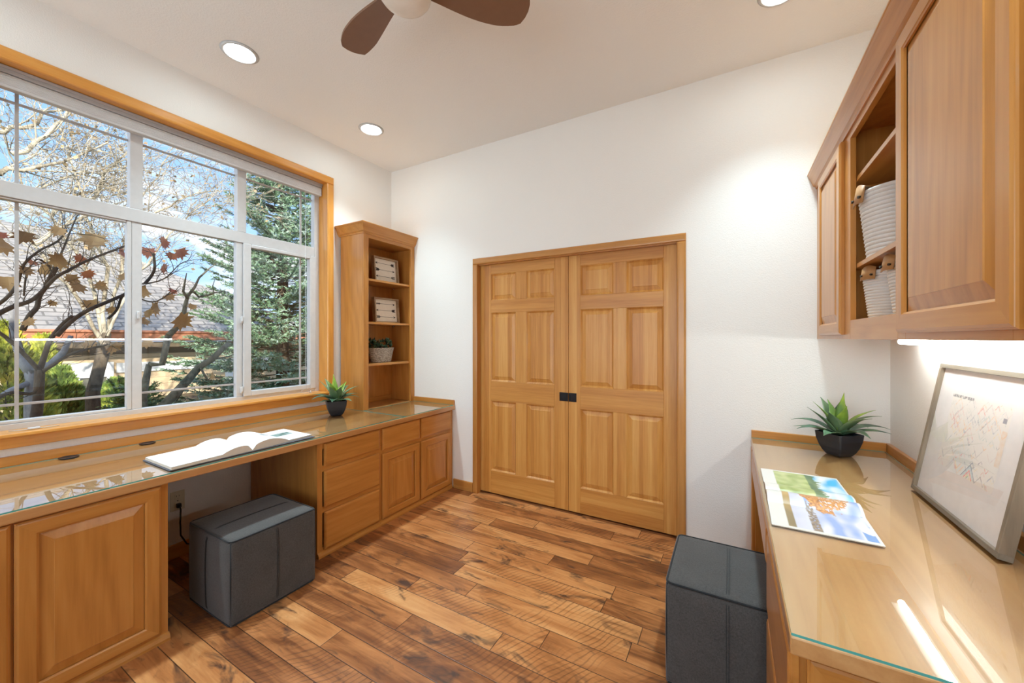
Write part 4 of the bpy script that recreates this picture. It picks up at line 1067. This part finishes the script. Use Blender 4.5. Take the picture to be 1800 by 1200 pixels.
# ---- sycamore
SX = -7.4
tree = thing('sycamore_tree', (*at(165, 700, SX).xy, -.05), 'big bare tree with pale limbs and a dark trunk filling the upper window', 'tree')
rnd = random.Random(11); mb = MB(); tips = []
base = Vector(wloc(tree))
fork = at(182, 605, SX); fork2 = at(198, 560, SX - .1)
mbt = MB().tube([base, at(163, 690, SX), at(172, 655, SX), at(180, 625, SX), fork, at(188, 585, SX)], [.085, .070, .064, .066, .060, .045], 10)
build('trunk', mbt, TRUNKB, tree)
limbs = [([(182, 605), (120, 500), (60, 430), (-20, 395)], -7.0, .065), ([(182, 600), (150, 470), (90, 380), (40, 330), (10, 240)], -7.8, .07), ([(185, 595), (190, 470), (150, 380), (130, 300), (120, 220)], -7.3, .07),
         ([(186, 595), (215, 480), (230, 400), (260, 330), (300, 270)], -7.6, .06), ([(188, 590), (240, 480), (290, 420), (330, 380), (370, 350)], -6.9, .05), ([(150, 380), (180, 320), (210, 280), (250, 230)], -7.4, .04),
         ([(90, 380), (130, 345), (180, 335), (225, 320)], -7.8, .035), ([(60, 430), (110, 400), (160, 375), (215, 355)], -6.8, .04), ([(-20, 300), (40, 300), (110, 285), (190, 250)], -7.0, .045), ([(-20, 230), (40, 225), (100, 195), (170, 180)], -7.6, .045), ([(230, 400), (280, 370), (330, 345), (385, 335)], -7.4, .03), ([(-10, 345), (50, 340), (120, 310), (200, 300)], -7.2, .03), ([(20, 270), (80, 240), (120, 190), (150, 140)], -7.1, .04)]
for pl_, X, r0 in limbs:
    r0 *= .66 if r0 < .05 else .38
    P_ = [at(u, v, X + rnd.uniform(-.25, .25)) for u, v in pl_]
    # refine polyline with wiggle
    Q = [P_[0]]
    for a, b2_ in zip(P_, P_[1:]):
        for t_ in (.33, .66, 1.):
            q = a.lerp(b2_, t_); 
            if t_ < 1: q += Vector((rnd.uniform(-1, 1), rnd.uniform(-1, 1), rnd.uniform(-1, 1))) * .035
            Q.append(q)
    R_ = [max(.008, r0 * (1 - .8 * i / (len(Q) - 1))) for i in range(len(Q))]
    mb.tube(Q, R_, 7, cap=False)
    for i in range(2, len(Q)):
        d_ = (Q[i] - Q[i - 1]).normalized()
        for q in range(2 if i % 2 else 1):
            ax = Matrix.Rotation(rnd.uniform(0, 6.283), 3, d_) @ d_.orthogonal().normalized()
            nd = (Matrix.Rotation(rnd.uniform(.35, 1.), 3, ax) @ d_).normalized()
            grow(mb, tips, Q[i], nd, rnd.uniform(.34, .6), max(.0055, R_[i] * .45), 2, rnd, up=.05, spread=.8, minr=.0028, wig=.22)
build('branches', mb, SYC, tree)
mb = MB()
for p, d_ in tips:
    if rnd.random() < .10: small_leaf(mb, p, rnd.uniform(.03, .07), rnd)
build('dry_leaves', mb, LEAFT, tree, recalc=False)
# ---- maple close to the window
MXX = -4.35
mp = thing('maple_tree', (*at(66, 720, MXX).xy, -.15), 'small dark-barked maple close to the window with a few rust red leaves', 'tree')
rnd = random.Random(4); mb = MB(); tips = []
lim = [([(62, 905), (62, 760), (66, 715), (68, 690), (70, 650)], .034, .026, 0), ([(70, 652), (45, 625), (20, 600), (-15, 575)], .014, .010, .1), ([(70, 650), (80, 620), (88, 598), (110, 570), (128, 555)], .018, .012, -.1),
       ([(72, 655), (95, 640), (125, 622), (160, 612), (190, 605)], .012, .007, .15), ([(-20, 560), (20, 540), (60, 525), (95, 490), (120, 475), (160, 455), (226, 430)], .016, .007, .2), ([(40, 580), (52, 555), (65, 540), (70, 520), (84, 500), (100, 470)], .018, .012, -.15),
       ([(100, 590), (125, 565), (155, 545), (190, 530), (225, 515)], .016, .012, 0), ([(-20, 545), (10, 525), (30, 500), (42, 465), (70, 440), (100, 425), (118, 405)], .012, .005, .1), ([(80, 500), (98, 465), (110, 440), (122, 410), (135, 380)], .009, .004, 0), ([(42, 520), (45, 490), (52, 470), (68, 455), (90, 470)], .006, .004, -.1),
       ([(255, 498), (266, 485), (272, 470), (270, 445)], .012, .009, .1), ([(240, 500), (275, 495), (295, 485), (315, 465), (330, 458)], .006, .003, .1), ([(225, 515), (262, 530), (285, 525), (300, 512)], .007, .003, .1), ([(190, 560), (205, 545), (215, 520), (226, 512)], .010, .008, 0), ([(70, 650), (60, 690), (20, 690), (-20, 705)], .012, .010, .2)]
for pl_, r0, r1_, dx in lim:
    P_ = [at(u, v, MXX + dx + .05 * mnoise.noise(Vector((u * .03, v * .03, 0)))) for u, v in pl_]
    Q = []
    for i in range(len(P_) - 1):
        p0, p1, p2, p3 = P_[max(0, i - 1)], P_[i], P_[i + 1], P_[min(len(P_) - 1, i + 2)]
        for k in range(4):
            t_ = k / 4; Q.append(.5 * ((2 * p1) + (p2 - p0) * t_ + (2 * p0 - 5 * p1 + 4 * p2 - p3) * t_ ** 2 + (3 * p1 - p0 - 3 * p2 + p3) * t_ ** 3))
    Q.append(P_[-1])
    mb.tube(Q, [r0 + (r1_ - r0) * i / (len(Q) - 1) for i in range(len(Q))], 7)
    for i in range(4, len(Q), 2):
        if r0 > .03: break
        d_ = (Q[i] - Q[i - 1]).normalized(); ax = Matrix.Rotation(rnd.uniform(0, 6.283), 3, d_) @ d_.orthogonal().normalized()
        grow(mb, tips, Q[i], (Matrix.Rotation(rnd.uniform(.5, 1.1), 3, ax) @ d_).normalized(), rnd.uniform(.08, .20), .0032, 1, rnd, up=.15, spread=.7, minr=.0012, wig=.25, kids=(1, 2))
build('branches', mb, DARKB, mp)
LOBE = [(0, 0), (.16, .02), (.42, -.05), (.36, .16), (.62, .22), (.40, .36), (.60, .62), (.30, .56), (.26, .72), (.12, .66), (0, 1.0)]
LOBE = LOBE + [(-x, y) for x, y in LOBE[-2:0:-1]]
def maple_leaf(mb, p, s, rnd, yaw=None):
    # faces roughly the house (+X) with random tilt, hanging tip down
    R = Matrix.Rotation(rnd.uniform(-.7, .7), 3, 'Z') @ Matrix.Rotation(rnd.uniform(-.6, .6), 3, 'Y') @ Matrix.Rotation(rnd.uniform(-1.2, 1.2) + math.pi, 3, 'X')
    c = mb.bm.verts.new(p + R @ Vector((.0, 0, .45 * s)))
    V = [mb.bm.verts.new(p + R @ Vector((.22 * s * (abs(x) ** 1.5) * 1.2, x * s, y * s))) for x, y in LOBE]
    for a, b2_ in zip(V, V[1:] + V[:1]): mb.bm.faces.new((c, a, b2_))
red = [(292, 432, 22), (262, 448, 24), (316, 450, 26), (285, 435, 18), (240, 455, 20), (284, 478, 20), (304, 516, 16), (147, 460, 18), (150, 485, 18), (218, 452, 18), (60, 465, 12), (2, 415, 14), (305, 455, 20)]
brn = [(170, 430, 36), (115, 468, 26), (125, 492, 20), (142, 510, 22), (170, 505, 16), (188, 512, 18), (215, 492, 22), (158, 538, 22), (192, 548, 16), (45, 420, 26), (15, 440, 24), (70, 480, 20), (42, 478, 20), (14, 500, 28), (45, 570, 16), (260, 522, 24), (258, 555, 20), (278, 552, 28), (292, 528, 20), (258, 570, 18), (310, 575, 34), (340, 543, 16), (150, 612, 26), (195, 620, 26), (107, 410, 20), (250, 612, 22), (435, 640, 14), (375, 665, 18), (95, 535, 12)]
mb = MB()
for u, v_, s in red: maple_leaf(mb, at(u, v_ - s * .5, MXX + rnd.uniform(-.2, .15)), s / 225., rnd)
b_ = build('red_leaves', mb, LEAFR, mp, recalc=False)
mb = MB()
for u, v_, s in brn: maple_leaf(mb, at(u, v_ - s * .5, MXX + rnd.uniform(-.2, .15)), s / 225., rnd)
build('brown_leaves', mb, LEAFB, mp, recalc=False)
# ---- pruned small tree in the middle pane
PX = -5.2
pt = thing('pruned_tree', (*at(285, 715, PX).xy, -.05), 'leaning mossy cut-back tree seen in the middle pane', 'tree')
mb = MB()
for pl_, r0, r1_ in (([(262, 800), (285, 715), (310, 690), (330, 668), (350, 645), (372, 632), (392, 612), (402, 604)], .055, .026), ([(352, 646), (365, 668), (372, 662), (390, 664)], .012, .008), ([(372, 632), (400, 627), (430, 615)], .010, .005),
                     ([(296, 590), (312, 574), (322, 558), (326, 535), (330, 520), (342, 505), (350, 488), (370, 470), (382, 462)], .030, .004), ([(330, 524), (322, 512), (325, 495), (328, 480)], .018, .004), ([(340, 512), (350, 522), (368, 518), (378, 514), (392, 512)], .012, .007), ([(376, 516), (374, 502), (378, 490)], .006, .003), ([(388, 512), (392, 520), (396, 508)], .005, .003), ([(330, 668), (320, 690), (310, 705)], .010, .006), ([(262, 640), (285, 640), (296, 590)], .026, .030), ([(262, 800), (250, 700), (262, 640)], .050, .026)):
    mb.tube([at(u, v_, PX + .04 * math.sin(u)) for u, v_ in pl_], [r0 + (r1_ - r0) * i / (len(pl_) - 1) for i in range(len(pl_))], 8)
build('cut_branches', mb, MOSS, pt)
# ---- grey trunk at far left
gt = thing('birch_trunk', (*at(58, 700, -6.2).xy, -.05), 'short smooth grey tree trunk at the lower left of the window', 'tree')
mb = MB().tube([Vector((*at(58, 700, -6.2).xy, -.1)), at(56, 700, -6.2), at(58, 668, -6.2), at(52, 648, -6.2)], [.060, .054, .050, .044], 10).tube([at(56, 655, -6.2), at(42, 640, -6.2), at(24, 590, -6.3), at(20, 540, -6.3)], [.05, .04, .03, .02], 8).tube([at(58, 652, -6.2), at(90, 640, -6.2), at(112, 618, -6.2), at(125, 590, -6.2)], [.05, .035, .028, .02], 8).tube([at(54, 672, -6.2), at(20, 685, -6.1), at(-15, 705, -6.1)], [.03, .025, .02], 8)
build('grey_stems', mb, GREYB, gt)
# ---- conifers
def needle_mat(name, c0, c1, c2):
    m, nt, b, _ = new_mat(name); g = G(nt); v = g.obj()
    g.put(b.inputs['Base Color'], g.ramp(g.noise(v, 5, 4, .7), [(.34, c0), (.50, c1), (.66, c2)])); b.inputs['Roughness'].default_value = .6; return m
SPR = needle_mat('blue_spruce_needles', (.035, .085, .035), (.13, .23, .11), (.45, .56, .46)); SPRD = needle_mat('fir_needles', (.020, .050, .015), (.06, .13, .03), (.14, .24, .06))
def conifer(name, base, Hh, R, label, mat, seed, whorl=.17, nb=8, z0=.25, needle=.035, tw=.11):
    t_ = thing(name, base, label, 'tree'); rnd = random.Random(seed)
    b0 = Vector(base)
    build('trunk', MB().tube([b0, b0 + Vector((0, 0, Hh * .5)), b0 + Vector((0, 0, Hh))], [.03 * Hh * .75, .017 * Hh, .004], 8), DARKB, t_)
    mb = MB(); mbb = MB(); z = z0
    while z < Hh - .05:
        k = 1 - (z - z0) / (Hh - z0); L0 = R * k ** .85 + .10
        for j in range(nb if k > .2 else 5):
            az = rnd.uniform(0, 6.283); L = L0 * rnd.uniform(.75, 1.08); ct_ = Vector((math.cos(az), math.sin(az), 0)); p = b0 + Vector((0, 0, z + rnd.uniform(-.06, .06))); n = max(3, int(L / tw)); pts = [p]
            sl = .25 - .45 * k
            for i in range(n):
                s_ = (i + 1) / n; q = p + ct_ * L * s_ + Vector((0, 0, L * (sl * s_ + .22 * s_ * s_))); pts.append(q)
            mbb.tube(pts, [.010 * (1 - .8 * i / n) + .002 for i in range(n + 1)], 4, cap=False)
            for i in range(1, n + 1):
                if i / n < .22: continue
                for sd in (-1, 1, 0):
                    dd = (pts[i] - pts[i - 1]).normalized(); lat = dd.cross(Vector((0, 0, 1))).normalized()
                    td = (dd * (.75 if sd else 1) + lat * sd * rnd.uniform(.6, 1.) + Vector((0, 0, rnd.uniform(-.25, .18)))).normalized(); tl_ = tw * (1.5 - .5 * i / n) * rnd.uniform(.7, 1.4)
                    for q in range(9):
                        c = pts[i] + td * tl_ * (q / 8); ax = td.orthogonal().normalized(); ax = Matrix.Rotation(rnd.uniform(0, 6.283), 3, td) @ ax
                        nd = (ax + td * .9).normalized(); w = td.cross(ax).normalized() * needle * .20
                        mb.bm.faces.new([mb.bm.verts.new(x) for x in (c - w, c + w, c + nd * needle)])
        z += whorl * rnd.uniform(.8, 1.15) * (.6 + .4 * k)
    build('boughs', mbb, DARKB, t_); build('needles', mb, mat, t_, recalc=False)
    return t_
p = at(497, 640, -7.6); conifer('spruce_tree', (p.x, p.y, -.2), 5.6, 1.75, 'tall frosty blue spruce filling the right-hand pane', SPR, 2, .15, 12, .3, .062, .13)
p = at(238, 690, -6.0); conifer('fir_sapling', (p.x, p.y, -.15), 0.95, .33, 'low dark green fir sapling behind the window mullion', SPRD, 9, .10, 7, .1, .035, .08)
# ---- yellow-green shrubs
SHR = needle_mat('golden_arborvitae', (.10, .15, .02), (.38, .42, .05), (.85, .66, .09)); SHRG = needle_mat('green_arborvitae', (.05, .10, .02), (.18, .28, .05), (.48, .52, .10))
def shrub(base, Hh, R, label, mat, seed, n=5200):
    t_ = thing('arborvitae_shrub', base, label, 'shrub'); rnd = random.Random(seed); mb = MB(); b0 = Vector(base)
    build('stem', MB().tube([b0, b0 + Vector((0, 0, Hh * .7))], [.03, .008], 6), DARKB, t_)
    for k in range(n):
        t = rnd.random() ** .8; rr_ = R * (1 - t ** 1.6) * (.55 + .45 * rnd.random()) + .02; az = rnd.uniform(0, 6.283); rr_ *= 1 + .25 * math.sin(az * 3 + t * 7)
        p = b0 + Vector((rr_ * math.cos(az), rr_ * math.sin(az), .05 + t * Hh)); d_ = Vector((math.cos(az) * .6 + rnd.uniform(-.4, .4), math.sin(az) * .6 + rnd.uniform(-.4, .4), .9)).normalized(); w = d_.orthogonal(); w = (Matrix.Rotation(rnd.uniform(0, 6.283), 3, d_) @ w).normalized() * .016; L = rnd.uniform(.05, .12)
        mb.face([p - w * .3, p + d_ * L * .5 - w, p + d_ * L, p + d_ * L * .5 + w])
    build('sprays', mb, mat, t_, recalc=False); return t_
p = at(12, 650, -6.9); shrub((p.x, p.y, -.1), 1.55, .36, 'golden yellow arborvitae at the left edge of the window', SHR, 1)
p = at(76, 650, -8.6); shrub((p.x, p.y, -.1), 1.42, .27, 'narrow yellow-tipped arborvitae behind the grey trunk', SHR, 2, 3600)
p = at(108, 660, -7.9); shrub((p.x, p.y, -.1), .98, .30, 'low green arborvitae in front of the white house window', SHRG, 3)
p = at(205, 690, -9.4); shrub((p.x, p.y, -.1), .66, .38, 'dark green bush right of the big trunk', SHRG, 4)
# ================================================================== CAMERA, WORLD, RENDER
cam = bpy.data.cameras.new('camera'); co = bpy.data.objects.new('camera', cam); COL.objects.link(co)
co.location = (0, 0, H); co.rotation_euler = (math.radians(90), 0, TH)
cam.sensor_width = 36; cam.sensor_fit = 'HORIZONTAL'; cam.lens = FPX / 1800 * 36; cam.shift_y = -(600 - Y0) / 1800; cam.clip_start = .02; cam.clip_end = 300
SC.camera = co
W = bpy.data.worlds.new('sky'); SC.world = W; W.use_nodes = True; nt = W.node_tree; nt.nodes.clear(); g = G(nt)
out = nt.nodes.new('ShaderNodeOutputWorld'); bg = nt.nodes.new('ShaderNodeBackground'); nt.links.new(bg.outputs[0], out.inputs[0])
d = g.n('ShaderNodeTexCoord').outputs['Generated']; z = g.sep(d)[2]
sky = g.ramp(g.maprange(z, -.05, .75), [(0., (.62, .78, .95)), (.25, (.36, .60, .95)), (1., (.13, .32, .75))])
cl = g.noise(g.mapping(d, (1.6, 1.6, 4.5), loc=(.7, .2, .35)), 2.1, 6, .55, .4)
sky = g.mix(g.maprange(cl, .50, .66), sky, (1.0, .98, .96))
fill_lobe = g.n('ShaderNodeVectorMath', operation='DOT_PRODUCT'); g.put(fill_lobe.inputs[0], d); fill_lobe.inputs[1].default_value = (.12, -.93, -.34)  # bright lobe added below the horizon, feeds fill through the rear window
lb = g.math('POWER', g.math('MAXIMUM', fill_lobe.outputs['Value'], 0.), 3.)
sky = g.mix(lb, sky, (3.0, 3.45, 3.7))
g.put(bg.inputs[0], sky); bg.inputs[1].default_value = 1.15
sun = bpy.data.lights.new('sun', 'SUN'); sun.energy = 6.0; sun.angle = math.radians(.6); sun.color = (1., .94, .84)
so = bpy.data.objects.new('sun', sun); COL.objects.link(so); so.location = (20, -5, 20)
so.rotation_euler = Vector((-.80, .30, -.42)).to_track_quat('-Z', 'Y').to_euler()
SC.view_settings.view_transform = 'Standard'; SC.view_settings.look = 'None'; SC.view_settings.exposure = .50; SC.view_settings.gamma = 1.; SC.view_settings.use_curve_mapping = False
SC.cycles.use_denoising = True; SC.cycles.max_bounces = 10; SC.cycles.diffuse_bounces = 6; SC.cycles.glossy_bounces = 4; SC.cycles.transparent_max_bounces = 16; SC.cycles.caustics_reflective = False; SC.cycles.caustics_refractive = False
SC.cycles.sample_clamp_indirect = 6.; SC.cycles.use_adaptive_sampling = True; SC.cycles.adaptive_threshold = .03
